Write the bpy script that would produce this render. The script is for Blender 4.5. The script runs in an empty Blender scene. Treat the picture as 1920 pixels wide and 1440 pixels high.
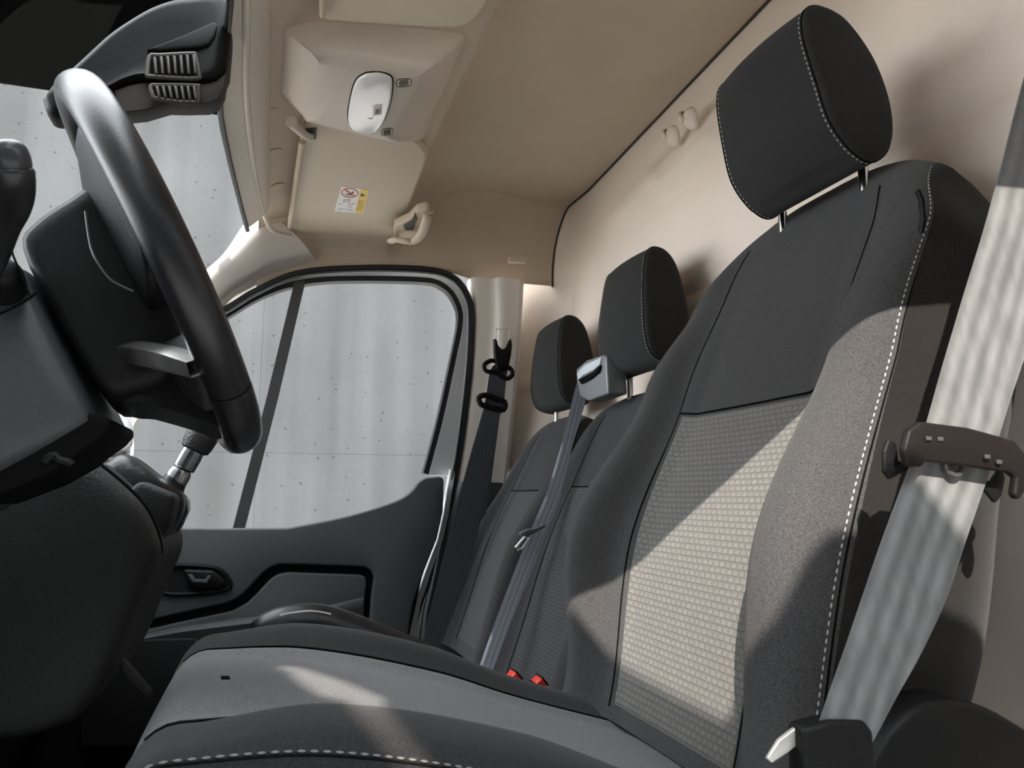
import bpy, bmesh, math, random
from mathutils import Vector, Matrix
random.seed(4)
SC = bpy.context.scene; COL = SC.collection
V = Vector
# ------------------------------------------------------------------ camera, world, sun, exposure
GZ = 1.25                      # camera height above the ground outside
F = 1400.0                     # focal length in pixels of a 1920 px wide frame
TH, PH = math.radians(18.0), math.radians(8.53)
FW = V((math.sin(TH)*math.cos(PH), math.cos(TH)*math.cos(PH), math.sin(PH)))
RT = V((math.cos(TH), -math.sin(TH), 0)); UP = RT.cross(FW)
cd = bpy.data.cameras.new('camera'); cam = bpy.data.objects.new('camera', cd); COL.objects.link(cam)
cd.sensor_width = 36; cd.lens = 36*F/1920; cd.clip_start = 0.02; cd.clip_end = 200
cam.location = (0, 0, GZ)
cam.rotation_euler = Matrix((RT, UP, -FW)).transposed().to_euler()
cd.dof.use_dof = True; cd.dof.focus_distance = 0.95; cd.dof.aperture_fstop = 16
SC.camera = cam
w = bpy.data.worlds.new('world'); SC.world = w; w.use_nodes = True
bg = w.node_tree.nodes['Background']; bg.inputs[0].default_value = (0.92, 0.96, 1.0, 1); bg.inputs[1].default_value = 4.7
sd = bpy.data.lights.new('sun', 'SUN'); sun = bpy.data.objects.new('sun', sd); COL.objects.link(sun)
sd.energy = 5.3; sd.angle = 0.007; sd.color = (1, 0.92, 0.82)
SUN = V((.40, .75, -.56)).normalized()
sun.rotation_euler = SUN.to_track_quat('-Z', 'Y').to_euler(); sun.location = (0, 0, 6)
SC.view_settings.view_transform = 'Standard'; SC.view_settings.look = 'None'
SC.view_settings.exposure = 1.0; SC.view_settings.gamma = 1.0; SC.view_settings.use_curve_mapping = False

# ------------------------------------------------------------------ helpers
def ray(px, py): return FW + RT*((px-960)/F) + UP*((720-py)/F)
def at(px, py, x=None, y=None, z=None, n=None, d=None):
    """world point (relative to the lens height) where the sight line of a photo pixel meets a plane of the van"""
    r = ray(px, py)
    if x is not None: return r*(x/r.x)
    if y is not None: return r*(y/r.y)
    if z is not None: return r*(z/r.z)
    return r*(d/r.dot(V(n)))
def sstep(a, b, t):
    t = min(1, max(0, (t-a)/(b-a))); return t*t*(3-2*t)
def lin(tab, t):
    if t <= tab[0][0]: return tab[0][1]
    for (a, va), (b, vb) in zip(tab, tab[1:]):
        if t <= b:
            k = (t-a)/(b-a); k = k*k*(3-2*k); return va+(vb-va)*k
    return tab[-1][1]
def herm(tab, t):
    # smooth curve through a table (no steps between its entries)
    if t <= tab[0][0]: return tab[0][1]
    if t >= tab[-1][0]: return tab[-1][1]
    sl = []
    for i in range(len(tab)):
        a = tab[max(i-1, 0)]; b = tab[min(i+1, len(tab)-1)]; sl.append((b[1]-a[1])/(b[0]-a[0]))
    for i in range(len(tab)-1):
        (x0, y0), (x1, y1) = tab[i], tab[i+1]
        if t <= x1:
            h = x1-x0; k = (t-x0)/h
            return (2*k**3-3*k*k+1)*y0+(k**3-2*k*k+k)*h*sl[i]+(-2*k**3+3*k*k)*y1+(k**3-k*k)*h*sl[i+1]
def crom(pts, n, closed=False):
    pts = [V(p) for p in pts]; N = len(pts); out = []
    segs = N if closed else N-1
    for i in range(segs):
        if closed: a, b, c, d = pts[(i-1) % N], pts[i], pts[(i+1) % N], pts[(i+2) % N]
        else: a, b, c, d = pts[max(i-1, 0)], pts[i], pts[i+1], pts[min(i+2, N-1)]
        for k in range(n):
            t = k/n
            out.append(0.5*((2*b)+(c-a)*t+(2*a-5*b+4*c-d)*t*t+(3*b-a-3*c+d)*t**3))
    if not closed: out.append(pts[-1])
    return out
def resample(pts, n, closed=False):
    P = list(pts)+([pts[0]] if closed else []); L = [0]
    for a, b in zip(P, P[1:]): L.append(L[-1]+(b-a).length)
    out = []; m = n if closed else n-1; j = 0
    for i in range(n):
        s = L[-1]*i/m
        while j < len(L)-2 and L[j+1] < s: j += 1
        k = (s-L[j])/max(1e-9, L[j+1]-L[j]); out.append(P[j].lerp(P[j+1], min(1, k)))
    return out
class M:
    """collects verts, faces, uvs"""
    def __init__(s): s.v = []; s.f = []; s.uv = {}
    def add(s, vs, fs):
        o = len(s.v); s.v += [V(p) for p in vs]; s.f += [tuple(i+o for i in f) for f in fs]; return s
    def grid(s, rows, cu=False, cv=False, capa=False, capb=False, uv=None):
        o = len(s.v); nr = len(rows); nc = len(rows[0])
        for r in rows: s.v += [V(p) for p in r]
        for i in range(nr if cv else nr-1):
            for j in range(nc if cu else nc-1):
                a, b = i*nc+j, i*nc+(j+1) % nc; c, d = ((i+1) % nr)*nc+(j+1) % nc, ((i+1) % nr)*nc+j
                s.f.append((o+a, o+b, o+c, o+d))
        if uv:
            for i in range(nr):
                for j in range(nc): s.uv[o+i*nc+j] = uv[i][j]
        if capa: s.f.append(tuple(o+j for j in reversed(range(nc))))
        if capb: s.f.append(tuple(o+(nr-1)*nc+j for j in range(nc)))
        return s
    def tube(s, path, r, n=10, closed=False, flat=None):
        path = [V(p) for p in path]; rows = []; N = len(path); up = None
        for i, p in enumerate(path):
            a = path[(i-1) % N] if (closed or i > 0) else p; b = path[(i+1) % N] if (closed or i < N-1) else p
            t = (b-a).normalized()
            if up is None: up = V((0, 0, 1)) if abs(t.z) < .9 else V((0, 1, 0))
            s1 = t.cross(up)
            if s1.length < 1e-5: s1 = t.cross(V((1, .3, .2)))
            s1.normalize(); s2 = s1.cross(t).normalized(); up = s2
            rr = r(i/(N-1)) if callable(r) else r
            rows.append([p+s1*math.cos(q)*rr+s2*math.sin(q)*rr*(flat or 1) for q in [2*math.pi*k/n for k in range(n)]])
        return s.grid(rows, cu=True, cv=closed, capa=not closed, capb=not closed)
    def prism(s, pts, vec):
        pts = [V(p) for p in pts]; vec = V(vec); n = len(pts)
        return s.add(pts+[p+vec for p in pts], [tuple(range(n)), tuple(reversed(range(n, 2*n)))]+[(i, i+n, (i+1) % n+n, (i+1) % n) for i in range(n)])
    def box(s, c, sz, ax=None):
        ax = ax or (V((1, 0, 0)), V((0, 1, 0)), V((0, 0, 1))); c = V(c)
        vs = [c+ax[0]*sz[0]/2*i+ax[1]*sz[1]/2*j+ax[2]*sz[2]/2*k for i in (-1, 1) for j in (-1, 1) for k in (-1, 1)]
        return s.add(vs, [(0, 1, 3, 2), (4, 6, 7, 5), (0, 4, 5, 1), (2, 3, 7, 6), (0, 2, 6, 4), (1, 5, 7, 3)])
def lathe(m, p0, axis, prof, n=20):
    axis = V(axis).normalized(); s1 = axis.orthogonal().normalized(); s2 = axis.cross(s1)
    return m.grid([[V(p0)+axis*h+(s1*math.cos(a)+s2*math.sin(a))*r for a in [2*math.pi*k/n for k in range(n)]] for h, r in prof], cu=True, capa=True, capb=True)
def thing(name, label, cat, loc, group=None):
    o = bpy.data.objects.new(name, None); COL.objects.link(o); o.location = V(loc)
    o.empty_display_size = .05; o['label'] = label; o['category'] = cat
    if group: o['group'] = group
    return o
def base(p):
    b = V((0, 0, 0))
    while p is not None: b += V(p.location); p = p.parent
    return b
def obj(name, m, mat, parent=None, label=None, cat=None, kind=None, group=None, bev=0, seg=3, flat=False, ang=40, sub=0):
    b = base(parent); me = bpy.data.meshes.new(name)
    me.from_pydata([tuple(p-b) for p in m.v], [], m.f); me.validate()
    bm = bmesh.new(); bm.from_mesh(me)
    if bev:
        bmesh.ops.remove_doubles(bm, verts=bm.verts, dist=1e-6)
        bmesh.ops.recalc_face_normals(bm, faces=bm.faces)
        es = [e for e in bm.edges if len(e.link_faces) == 2 and e.calc_face_angle(0) > math.radians(22)]
        bmesh.ops.bevel(bm, geom=es, offset=bev, segments=seg, profile=.5, affect='EDGES', clamp_overlap=True)
    else: bmesh.ops.recalc_face_normals(bm, faces=bm.faces)
    bm.to_mesh(me); bm.free()
    if m.uv and not bev:
        ul = me.uv_layers.new(name='UVMap')
        for l in me.loops:
            ul.data[l.index].uv = m.uv.get(l.vertex_index, (0, 0))
    if not flat:
        me.shade_smooth(); me.set_sharp_from_angle(angle=math.radians(ang))
    me.materials.append(mat)
    o = bpy.data.objects.new(name, me); COL.objects.link(o)
    if parent is not None: o.parent = parent
    if sub:
        md = o.modifiers.new('sub', 'SUBSURF'); md.levels = md.render_levels = sub
    if label: o['label'] = label
    if cat: o['category'] = cat
    if kind: o['kind'] = kind
    if group: o['group'] = group
    return o
def struct(name, m, mat, label=None, parent=None, **k): return obj(name, m, mat, parent, label=label, kind='structure' if parent is None else None, **k)

# ------------------------------------------------------------------ materials
def mat(name, col, rough=.5, metal=0, bump=0, bscale=400, var=0, vscale=6, spec=.5, sheen=0, detail=4):
    m = bpy.data.materials.new(name); m.use_nodes = True; nt = m.node_tree; N = nt.nodes; L = nt.links
    b = N['Principled BSDF']; b.inputs['Base Color'].default_value = (*col, 1); b.inputs['Roughness'].default_value = rough
    b.inputs['Metallic'].default_value = metal; b.inputs['Specular IOR Level'].default_value = spec
    if sheen: b.inputs['Sheen Weight'].default_value = sheen; b.inputs['Sheen Roughness'].default_value = .6
    tc = N.new('ShaderNodeTexCoord')
    if var:
        n = N.new('ShaderNodeTexNoise'); n.inputs['Scale'].default_value = vscale; n.inputs['Detail'].default_value = 5
        L.new(tc.outputs['Object'], n.inputs['Vector'])
        r = N.new('ShaderNodeValToRGB'); r.color_ramp.elements[0].position = .3; r.color_ramp.elements[1].position = .7
        r.color_ramp.elements[0].color = (*[c*(1-var) for c in col], 1); r.color_ramp.elements[1].color = (*[min(1, c*(1+var)) for c in col], 1)
        L.new(n.outputs['Fac'], r.inputs['Fac']); L.new(r.outputs['Color'], b.inputs['Base Color'])
    if bump:
        n = N.new('ShaderNodeTexNoise'); n.inputs['Scale'].default_value = bscale; n.inputs['Detail'].default_value = detail
        L.new(tc.outputs['Object'], n.inputs['Vector'])
        bp = N.new('ShaderNodeBump'); bp.inputs['Strength'].default_value = bump; bp.inputs['Distance'].default_value = .002
        L.new(n.outputs['Fac'], bp.inputs['Height']); L.new(bp.outputs['Normal'], b.inputs['Normal'])
    return m
def glassmat(name, tint, refl=.12):
    m = bpy.data.materials.new(name); m.use_nodes = True; nt = m.node_tree; N = nt.nodes; L = nt.links
    N.remove(N['Principled BSDF']); out = N['Material Output']
    t = N.new('ShaderNodeBsdfTransparent'); t.inputs[0].default_value = (*tint, 1)
    g = N.new('ShaderNodeBsdfGlossy'); g.inputs['Roughness'].default_value = .01
    f = N.new('ShaderNodeFresnel'); f.inputs[0].default_value = 1.45
    k = N.new('ShaderNodeMath'); k.operation = 'MULTIPLY'; k.inputs[1].default_value = refl; L.new(f.outputs[0], k.inputs[0])
    mx = N.new('ShaderNodeMixShader'); L.new(k.outputs[0], mx.inputs[0]); L.new(t.outputs[0], mx.inputs[1]); L.new(g.outputs[0], mx.inputs[2])
    L.new(mx.outputs[0], out.inputs[0]); return m
def weave(name, col, scale=900, amp=.35, rough=.9, fleck=(.6, .5, .4)):
    """plain woven seat cloth: fine twill relief and light flecks"""
    m = mat(name, col, rough, spec=.15, sheen=.08); nt = m.node_tree; N = nt.nodes; L = nt.links; b = N['Principled BSDF']
    tc = N.new('ShaderNodeTexCoord')
    v = N.new('ShaderNodeTexVoronoi'); v.inputs['Scale'].default_value = scale; L.new(tc.outputs['Object'], v.inputs['Vector'])
    n = N.new('ShaderNodeTexNoise'); n.inputs['Scale'].default_value = scale*.8; n.inputs['Detail'].default_value = 2; L.new(tc.outputs['Object'], n.inputs['Vector'])
    r = N.new('ShaderNodeValToRGB'); r.color_ramp.elements[0].position = .35; r.color_ramp.elements[1].position = .72
    r.color_ramp.elements[0].color = (*[c*(1-amp) for c in col], 1); r.color_ramp.elements[1].color = (*[c*(1+amp*1.2) for c in col], 1)
    L.new(n.outputs['Fac'], r.inputs['Fac']); L.new(r.outputs['Color'], b.inputs['Base Color'])
    bp = N.new('ShaderNodeBump'); bp.inputs['Strength'].default_value = .5; bp.inputs['Distance'].default_value = .0008
    L.new(v.outputs['Distance'], bp.inputs['Height']); L.new(bp.outputs['Normal'], b.inputs['Normal'])
    return m
def insertmat(name, ca, cb):
    """textured seat insert: staggered raised dashes over a darker ground, laid out in metres along the cloth"""
    m = mat(name, ca, .85, spec=.2, sheen=.1); nt = m.node_tree; N = nt.nodes; L = nt.links; b = N['Principled BSDF']
    uv = N.new('ShaderNodeUVMap'); uv.uv_map = 'UVMap'
    br = N.new('ShaderNodeTexBrick'); br.inputs['Scale'].default_value = 1; br.inputs['Brick Width'].default_value = .0112
    br.inputs['Row Height'].default_value = .0074; br.inputs['Mortar Size'].default_value = .0013; br.inputs['Mortar Smooth'].default_value = .3
    br.offset = .5; L.new(uv.outputs[0], br.inputs['Vector'])
    br.inputs['Color1'].default_value = (*ca, 1); br.inputs['Color2'].default_value = (*[c*.86 for c in ca], 1); br.inputs['Mortar'].default_value = (*cb, 1)
    wv = N.new('ShaderNodeTexWave'); wv.inputs['Scale'].default_value = 330; wv.bands_direction = 'Y'; L.new(uv.outputs[0], wv.inputs['Vector'])
    mx = N.new('ShaderNodeMix'); mx.data_type = 'RGBA'; mx.blend_type = 'MULTIPLY'; mx.inputs[0].default_value = .3
    L.new(br.outputs['Color'], mx.inputs[6]); L.new(wv.outputs['Color'], mx.inputs[7]); L.new(mx.outputs[2], b.inputs['Base Color'])
    bp = N.new('ShaderNodeBump'); bp.invert = True; bp.inputs['Strength'].default_value = .8; bp.inputs['Distance'].default_value = .0012
    L.new(br.outputs['Fac'], bp.inputs['Height']); L.new(bp.outputs['Normal'], b.inputs['Normal'])
    return m
def webbing(name, col, rough=.5, lines=1.6, mott=0):
    m = mat(name, col, rough, spec=.35, sheen=.1); nt = m.node_tree; N = nt.nodes; L = nt.links; b = N['Principled BSDF']
    uv = N.new('ShaderNodeUVMap'); uv.uv_map = 'UVMap'
    wv = N.new('ShaderNodeTexWave'); wv.inputs['Scale'].default_value = lines; wv.bands_direction = 'X'; wv.inputs['Distortion'].default_value = 1.0
    L.new(uv.outputs[0], wv.inputs['Vector'])
    r = N.new('ShaderNodeValToRGB'); r.color_ramp.elements[0].color = (*[c*.72 for c in col], 1); r.color_ramp.elements[1].color = (*[min(1, c*1.15) for c in col], 1)
    L.new(wv.outputs['Fac'], r.inputs['Fac']); L.new(r.outputs['Color'], b.inputs['Base Color'])
    if mott:
        tc = N.new('ShaderNodeTexCoord'); mp = N.new('ShaderNodeMapping'); mp.inputs['Scale'].default_value = (1, 1, .45); L.new(tc.outputs['Object'], mp.inputs['Vector'])
        n = N.new('ShaderNodeTexNoise'); n.inputs['Scale'].default_value = 75; n.inputs['Detail'].default_value = 6; L.new(mp.outputs[0], n.inputs['Vector'])
        q = N.new('ShaderNodeMapRange'); q.inputs[1].default_value = .35; q.inputs[2].default_value = .65; q.inputs[3].default_value = 1-mott; q.inputs[4].default_value = 1.1; L.new(n.outputs['Fac'], q.inputs[0])
        vm = N.new('ShaderNodeVectorMath'); vm.operation = 'SCALE'; L.new(r.outputs['Color'], vm.inputs[0]); L.new(q.outputs[0], vm.inputs['Scale']); L.new(vm.outputs[0], b.inputs['Base Color'])
    bp = N.new('ShaderNodeBump'); bp.inputs['Strength'].default_value = .25; bp.inputs['Distance'].default_value = .0006
    L.new(wv.outputs['Fac'], bp.inputs['Height']); L.new(bp.outputs['Normal'], b.inputs['Normal'])
    return m
def concrete(name, col):
    m = bpy.data.materials.new(name); m.use_nodes = True; nt = m.node_tree; N = nt.nodes; L = nt.links; b = N['Principled BSDF']
    b.inputs['Roughness'].default_value = .9; b.inputs['Specular IOR Level'].default_value = .2
    tc = N.new('ShaderNodeTexCoord'); obc = tc.outputs['Object']
    def noise(s, d=6, vec=None):
        n = N.new('ShaderNodeTexNoise'); n.inputs['Scale'].default_value = s; n.inputs['Detail'].default_value = d; L.new(vec or obc, n.inputs['Vector']); return n.outputs['Fac']
    def ramp(src, p0, p1, v0, v1):
        r = N.new('ShaderNodeMapRange'); r.inputs[1].default_value = p0; r.inputs[2].default_value = p1; r.inputs[3].default_value = v0; r.inputs[4].default_value = v1; L.new(src, r.inputs[0]); return r.outputs[0]
    def mul(a, c):
        n = N.new('ShaderNodeMath'); n.operation = 'MULTIPLY'; L.new(a, n.inputs[0]); L.new(c, n.inputs[1]); return n.outputs[0]
    mp = N.new('ShaderNodeMapping'); mp.inputs['Scale'].default_value = (3.2, 1, .12); L.new(obc, mp.inputs['Vector'])
    a = ramp(noise(1.1, 5), .3, .7, .88, 1.1)
    c2 = ramp(noise(1.0, 4, mp.outputs[0]), .38, .62, .84, 1.10)
    c3 = ramp(noise(30, 8), .3, .7, .95, 1.05)
    vo = N.new('ShaderNodeTexVoronoi'); vo.voronoi_dimensions = '2D'; vo.inputs['Scale'].default_value = 7; vo.inputs['Randomness'].default_value = 1
    sx = N.new('ShaderNodeSeparateXYZ'); L.new(obc, sx.inputs[0]); cx = N.new('ShaderNodeCombineXYZ'); L.new(sx.outputs[0], cx.inputs[0]); L.new(sx.outputs[2], cx.inputs[1]); L.new(cx.outputs[0], vo.inputs['Vector'])
    # bug holes: only some cells, of differing size
    sp = N.new('ShaderNodeSeparateColor'); L.new(vo.outputs['Color'], sp.inputs[0])
    th = ramp(sp.outputs[0], .35, 1, 0, .075)
    lt = N.new('ShaderNodeMath'); lt.operation = 'LESS_THAN'; L.new(vo.outputs['Distance'], lt.inputs[0]); L.new(th, lt.inputs[1])
    hole = ramp(lt.outputs[0], 0, 1, 1, .42)
    val = mul(mul(mul(a, c2), c3), hole)
    mx = N.new('ShaderNodeVectorMath'); mx.operation = 'SCALE'; mx.inputs[0].default_value = col; L.new(val, mx.inputs['Scale']); L.new(mx.outputs[0], b.inputs['Base Color'])
    bp = N.new('ShaderNodeBump'); bp.inputs['Strength'].default_value = .3; bp.inputs['Distance'].default_value = .01; L.new(val, bp.inputs['Height']); L.new(bp.outputs['Normal'], b.inputs['Normal'])
    return m
CLOTH = weave('charcoal seat cloth', (.050, .049, .0495))
CLOTH2 = weave('black headrest cloth', (.021, .020, .020), amp=.25)
SIDECLOTH = weave('seat side cloth', (.0085, .0072, .0062))
CUSHSIDE = weave('cushion bolster cloth', (.016, .016, .0165))
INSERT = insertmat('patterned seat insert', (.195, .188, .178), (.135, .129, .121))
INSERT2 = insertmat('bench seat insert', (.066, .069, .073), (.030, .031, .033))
CUSH = weave('cushion centre cloth', (.125, .125, .129))
BLACK = mat('soft black plastic', (.007, .007, .0072), .45, spec=.16, bump=.25, bscale=700)
SATIN = mat('satin black leather', (.012, .012, .0135), .33, spec=.42, bump=.12, bscale=900)
GRAIN = mat('grained dark plastic', (.021, .021, .0215), .6, spec=.3, bump=.6, bscale=330)
DARK = mat('matt black', (.004, .004, .004), .9, spec=.05)
DOORP = mat('door panel plastic', (.068, .070, .075), .6, spec=.3, bump=.3, bscale=500)
DOORD = mat('door recess plastic', (.007, .007, .0075), .7, spec=.2)
BEIGE = mat('beige headliner', (.56, .465, .36), .9, bump=.25, bscale=600, var=.04, vscale=9, spec=.15)
BEIGEP = mat('beige moulded plastic', (.60, .515, .425), .5, bump=.15, bscale=700, spec=.4)
VISOR = mat('visor vinyl', (.58, .49, .365), .6, bump=.15, bscale=700)
PILLAR = mat('light pillar trim', (.74, .68, .61), .55, bump=.1, bscale=600)
BULK = mat('bulkhead moulding', (.84, .735, .635), .85, bump=.35, bscale=420, var=.04, vscale=4, spec=.2)
WHITE = mat('white body paint', (.78, .79, .80), .3)
RUBBER = mat('black rubber seal', (.012, .013, .015), .5)
GREYRUB = mat('grey divider bar', (.075, .075, .075), .5)
CHROME = mat('polished steel', (.75, .75, .77), .14, metal=1)
SILVER = mat('satin silver trim', (.62, .60, .58), .25, metal=1)
BELT = webbing('grey belt webbing', (.15, .152, .152), .6, lines=.9, mott=.22)
BELTD = webbing('dark belt webbing', (.045, .048, .055), .4)
BELTM = webbing('blue grey belt webbing', (.12, .128, .15), .35)
THREAD = mat('light grey thread', (.42, .40, .38), .8)
THREADD = mat('dark grey thread', (.16, .155, .15), .8)
RED = mat('red buckle button', (.65, .035, .02), .35)
LENS = mat('frosted lamp lens', (.74, .71, .70), .12, spec=.7)
PAPER = mat('white sticker paper', (.86, .84, .80), .6)
YELLOW = mat('yellow sticker', (.85, .60, .10), .6)
INK = mat('black ink', (.02, .02, .02), .6)
INKG = mat('grey ink', (.45, .43, .42), .6)
INKR = mat('red ink', (.75, .10, .05), .6)
GLASS = glassmat('clear glass', (.97, .98, .98), .06)
WSGLASS = glassmat('windscreen glass', (.97, .98, .98), .004)
CONC = concrete('cast concrete', (.0455, .0470, .0485))
GROUND = concrete('ground concrete', (.40, .385, .36))

# ------------------------------------------------------------------ outside
YW = 7.0
m = M(); nx = 5
xs = [-9, -4.6, -2.35, -.1, 2.15, 4.4, 9]
ztop = at(40, 162, y=YW).z
pw = None
wl = struct('wall_outside', M().box((0, YW+.25, (ztop-GZ)/2), (18, .3, ztop+GZ)), CONC, 'grey cast concrete wall outside the van')
for i, (a, b) in enumerate(zip(xs, xs[1:])):
    for z0, z1 in ((-GZ, .38), (.38, ztop)):
        obj('concrete_panel', M().box(((a+b)/2, YW+.05, (z0+z1)/2), (b-a-.002, .1, z1-z0-.002)), CONC, wl, flat=True)
struct('trim_1', M().box((0, YW+.2, ztop+2.1), (18, .4, 4.2)), mat('fascia black', (.0003, .0003, .0003), 1, spec=0), 'black fascia above the concrete wall')
struct('ground', M().box((0, 2, -GZ-.05), (24, 20, .1)), GROUND, 'pale concrete ground outside the van')
struct('sky_block_wall', M().box((0, -2.75, (2.05-GZ)/2), (14, .3, 2.05+GZ)), mat('dark sky blocker', (.03, .03, .032), .9, spec=.1), 'dark wall behind the camera across the yard')  # unseen wall added to cut sky light from the near side
# added board, unseen behind the camera, cut to cast the cushion and belt-foot shadows
OD = 1.35
def occ(p):
    """where the sun ray that lands on p crosses the board's plane"""
    p = V(p); return p-SUN*(p.dot(SUN)+OD)
slot = [(-3, .35), (-3, 3.2), (1.0, 3.2), (1.0, 1.45), (.42, 1.2), (.41, .8), (.40, .35), (.12, .35), (.095, .690), (.101, .703), (.098, .717), (.072, .767), (.040, .815), (.019, .825), (.04, .74), (.050, .708), (.070, .695), (.10, .35)]
m = M().prism([occ((x, y, -.17)) for x, y in slot], SUN*-.02)
m.prism([occ(at(a, b, y=.449)) for a, b in ((1560, 1040), (1661, 1004), (1744, 988), (1811, 1023), (1930, 1100), (1900, 1500), (1420, 1500), (1440, 1250))], SUN*-.02)
blob = [(1650, 1023, .53), (1578, 1029, .55), (1533, 1062, .57), (1494, 1118, .59), (1467, 1173, .60), (1430, 1240, .61), (1383, 1290, .64), (1360, 1362, .66), (1360, 1480, .66), (1700, 1700, .5), (2000, 1500, .5), (1850, 1180, .52), (1811, 1030, .45)]
m.prism([occ(at(a, b, y=y)) for a, b, y in blob], SUN*-.02)
q = occ((.0, .8, -.17)); m.prism([q+V((-.03, 0, 0)), q+V((.03, 0, 0)), V((q.x+.03, q.y, -GZ)), V((q.x-.03, q.y, -GZ))], (0, -.04, 0))
struct('shade_board', m, mat('board grey', (.3, .3, .3), .8), 'shading board on a post outside, behind the camera')
# ------------------------------------------------------------------ van shell
FZ = -.68
struct('floor', M().box((-.10, 1.14, FZ-.02), (1.9, 1.84, .04)), DARK, 'black cab floor')
YD0, KD = 2.10, .18                                    # far door leans inwards with height
def dr(px, py, off=0): return at(px, py, n=(0, 1, KD), d=YD0-off)
# headliner with lower front shelf, cove down to the far door
door_top = [(px, py) for px, py in ((395, 590), (425, 571), (480, 539), (560, 507), (680, 497), (800, 500), (850, 513), (885, 524), (930, 528), (1005, 534))]
dt3 = [dr(px, py, .01) for px, py in door_top]
def ztop_at(x):
    if x <= dt3[0].x: return dt3[0].z
    for a, b in zip(dt3, dt3[1:]):
        if x <= b.x: return a.z+(b.z-a.z)*(x-a.x)/(b.x-a.x)
    return dt3[-1].z
XF = .283
def zc(x, y):
    zr = .897-.043*max(0, y-.6)                       # rear headliner
    zf = .70+.05*sstep(-.14, .1, x)-.05               # front shelf
    zf = .645+.055*sstep(-.13, .05, x)
    return zf+(zr-zf)*sstep(XF-.005, XF+.06, x)
def head(x, s):
    # s in 0..1 : 0 near side edge, .8 start of cove, 1 on the door line
    ze = ztop_at(x); ye = YD0-KD*ze-.01
    yc = 1.84+.09*sstep(.35, .7, x)
    if s < .8: y = .18+(yc-.18)*s/.8; return V((x, y, zc(x, y)))
    q = (s-.8)/.2*math.pi/2; zz = zc(x, yc)
    return V((x, yc+(ye-yc)*math.sin(q), ze+(zz-ze)*math.cos(q)))
rows = []
xx = [-.05+i*.02 for i in range(16)]+[.255, .268, .276, .283, .289, .296, .306, .318, .33, .345, .36]+[.38+.022*i for i in range(21)]
xx = sorted(set([round(a, 4) for a in xx]))
for x in xx: rows.append([head(x, j/70) for j in range(71)])
ceil_o = struct('ceiling', M().grid(rows), BEIGE, 'beige fabric headliner of the cab', ang=60)
# header band along the windscreen and shelf rim line
def hdr(px, py, z): return at(px, py, z=z)
hp = [(430, -60), (432, 60), (424, 190), (436, 300), (452, 360), (478, 408), (500, 445)]
rim = crom([at(px, py, z=.650-.0*i) for i, (px, py) in enumerate([(462, -60), (462, 60), (463, 190), (474, 300), (484, 360), (497, 408), (512, 432), (545, 442)])], 8)
obj('shelf_edge', M().tube(rim, .0055, 8), BEIGEP, ceil_o)
for px, py in ((506, 219), (514, 292), (520, 355)):
    c = at(px, py, z=.68); c = at(px, py, z=zc(c.x, c.y)); c = at(px, py, z=zc(c.x, c.y)-.0085); pts = [V((c.x+math.cos(a)*.0145, c.y+math.sin(a)*.0165, zc(c.x+math.cos(a)*.0145, c.y+math.sin(a)*.0165)-.0022)) for a in [2*math.pi*k/24 for k in range(24)]]
    obj('cover_cap', M().prism(pts, (0, 0, .012)), BEIGE, ceil_o, bev=.0012)
# windscreen
wt = [at(px, py, z=.640) for px, py in ((436, -150), (425, 60), (412, 190), (428, 290), (450, 380), (464, 432))]
WS = []
for i, p in enumerate(wt): WS.append(p)
top = crom([V((-.060, .22, .64)), V((-.068, .7, .642)), at(431, 0, z=.641), at(412, 190, z=.640), at(428, 290, z=.634), at(450, 380, z=.622), at(464, 432, z=.606)], 6)
top = resample(top, 30)
bot = [V((-.80+.10*abs(p.y-1.14), p.y, .10)) for p in top]
m = M(); m.grid([[a.lerp(b, t) for a in [top[i]] for b in [bot[i]] for t in [j/10 for j in range(11)]] for i in range(30)])
ws = struct('window_1', m, WSGLASS, 'windscreen glass')
obj('screen_seal', M().tube(top[:-1]+[top[-1]], .005, 8), RUBBER, ws)
# header trim: band between glass top edge and shelf
hb = resample(crom([V((p.x-.004, p.y, p.z+.002)) for p in top[::4]+[top[-1]]], 6), 40)
m = M(); rows = []
for p in hb:
    q = V((-.025, p.y, zc(-.025, p.y)-.002)); mid = (p+q)/2+V((.006, 0, -.006))
    rows.append([p, p.lerp(mid, .5)+V((0, 0, -.001)), mid, q.lerp(mid, .5)+V((.004, 0, -.003)), q, q+V((0, 0, .02))])
struct('trim_2', m.grid(rows), BEIGEP, 'beige header trim along the windscreen', ang=80)
# far A pillar: broad pale band between windscreen corner and side window
ap = [((492, 392), (600, 496)), ((470, 425), (512, 518)), ((440, 468), (465, 540)), ((395, 512), (425, 566)), ((330, 600), (365, 640)), ((262, 700), (300, 730)), ((215, 770), (246, 790)), ((205, 830), (245, 840)), ((190, 900), (235, 900))]
rows = []
for (a, b) in ap:
    A = at(*a, n=(0, 1, KD), d=YD0-.09); B = dr(*b, -.0)
    mid = (A+B)/2+V((0, -.028, .006))
    rows.append([A+V((-.03, .05, 0)), A, A.lerp(mid, .6)+V((0, -.008, 0)), mid, B.lerp(mid, .6)+V((0, -.01, 0)), B, B+V((0, .05, 0))])
cols = [crom([r[j] for r in rows], 6) for j in range(7)]
struct('trim_3', M().grid(cols), PILLAR, 'pale far windscreen pillar', ang=80)
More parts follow.
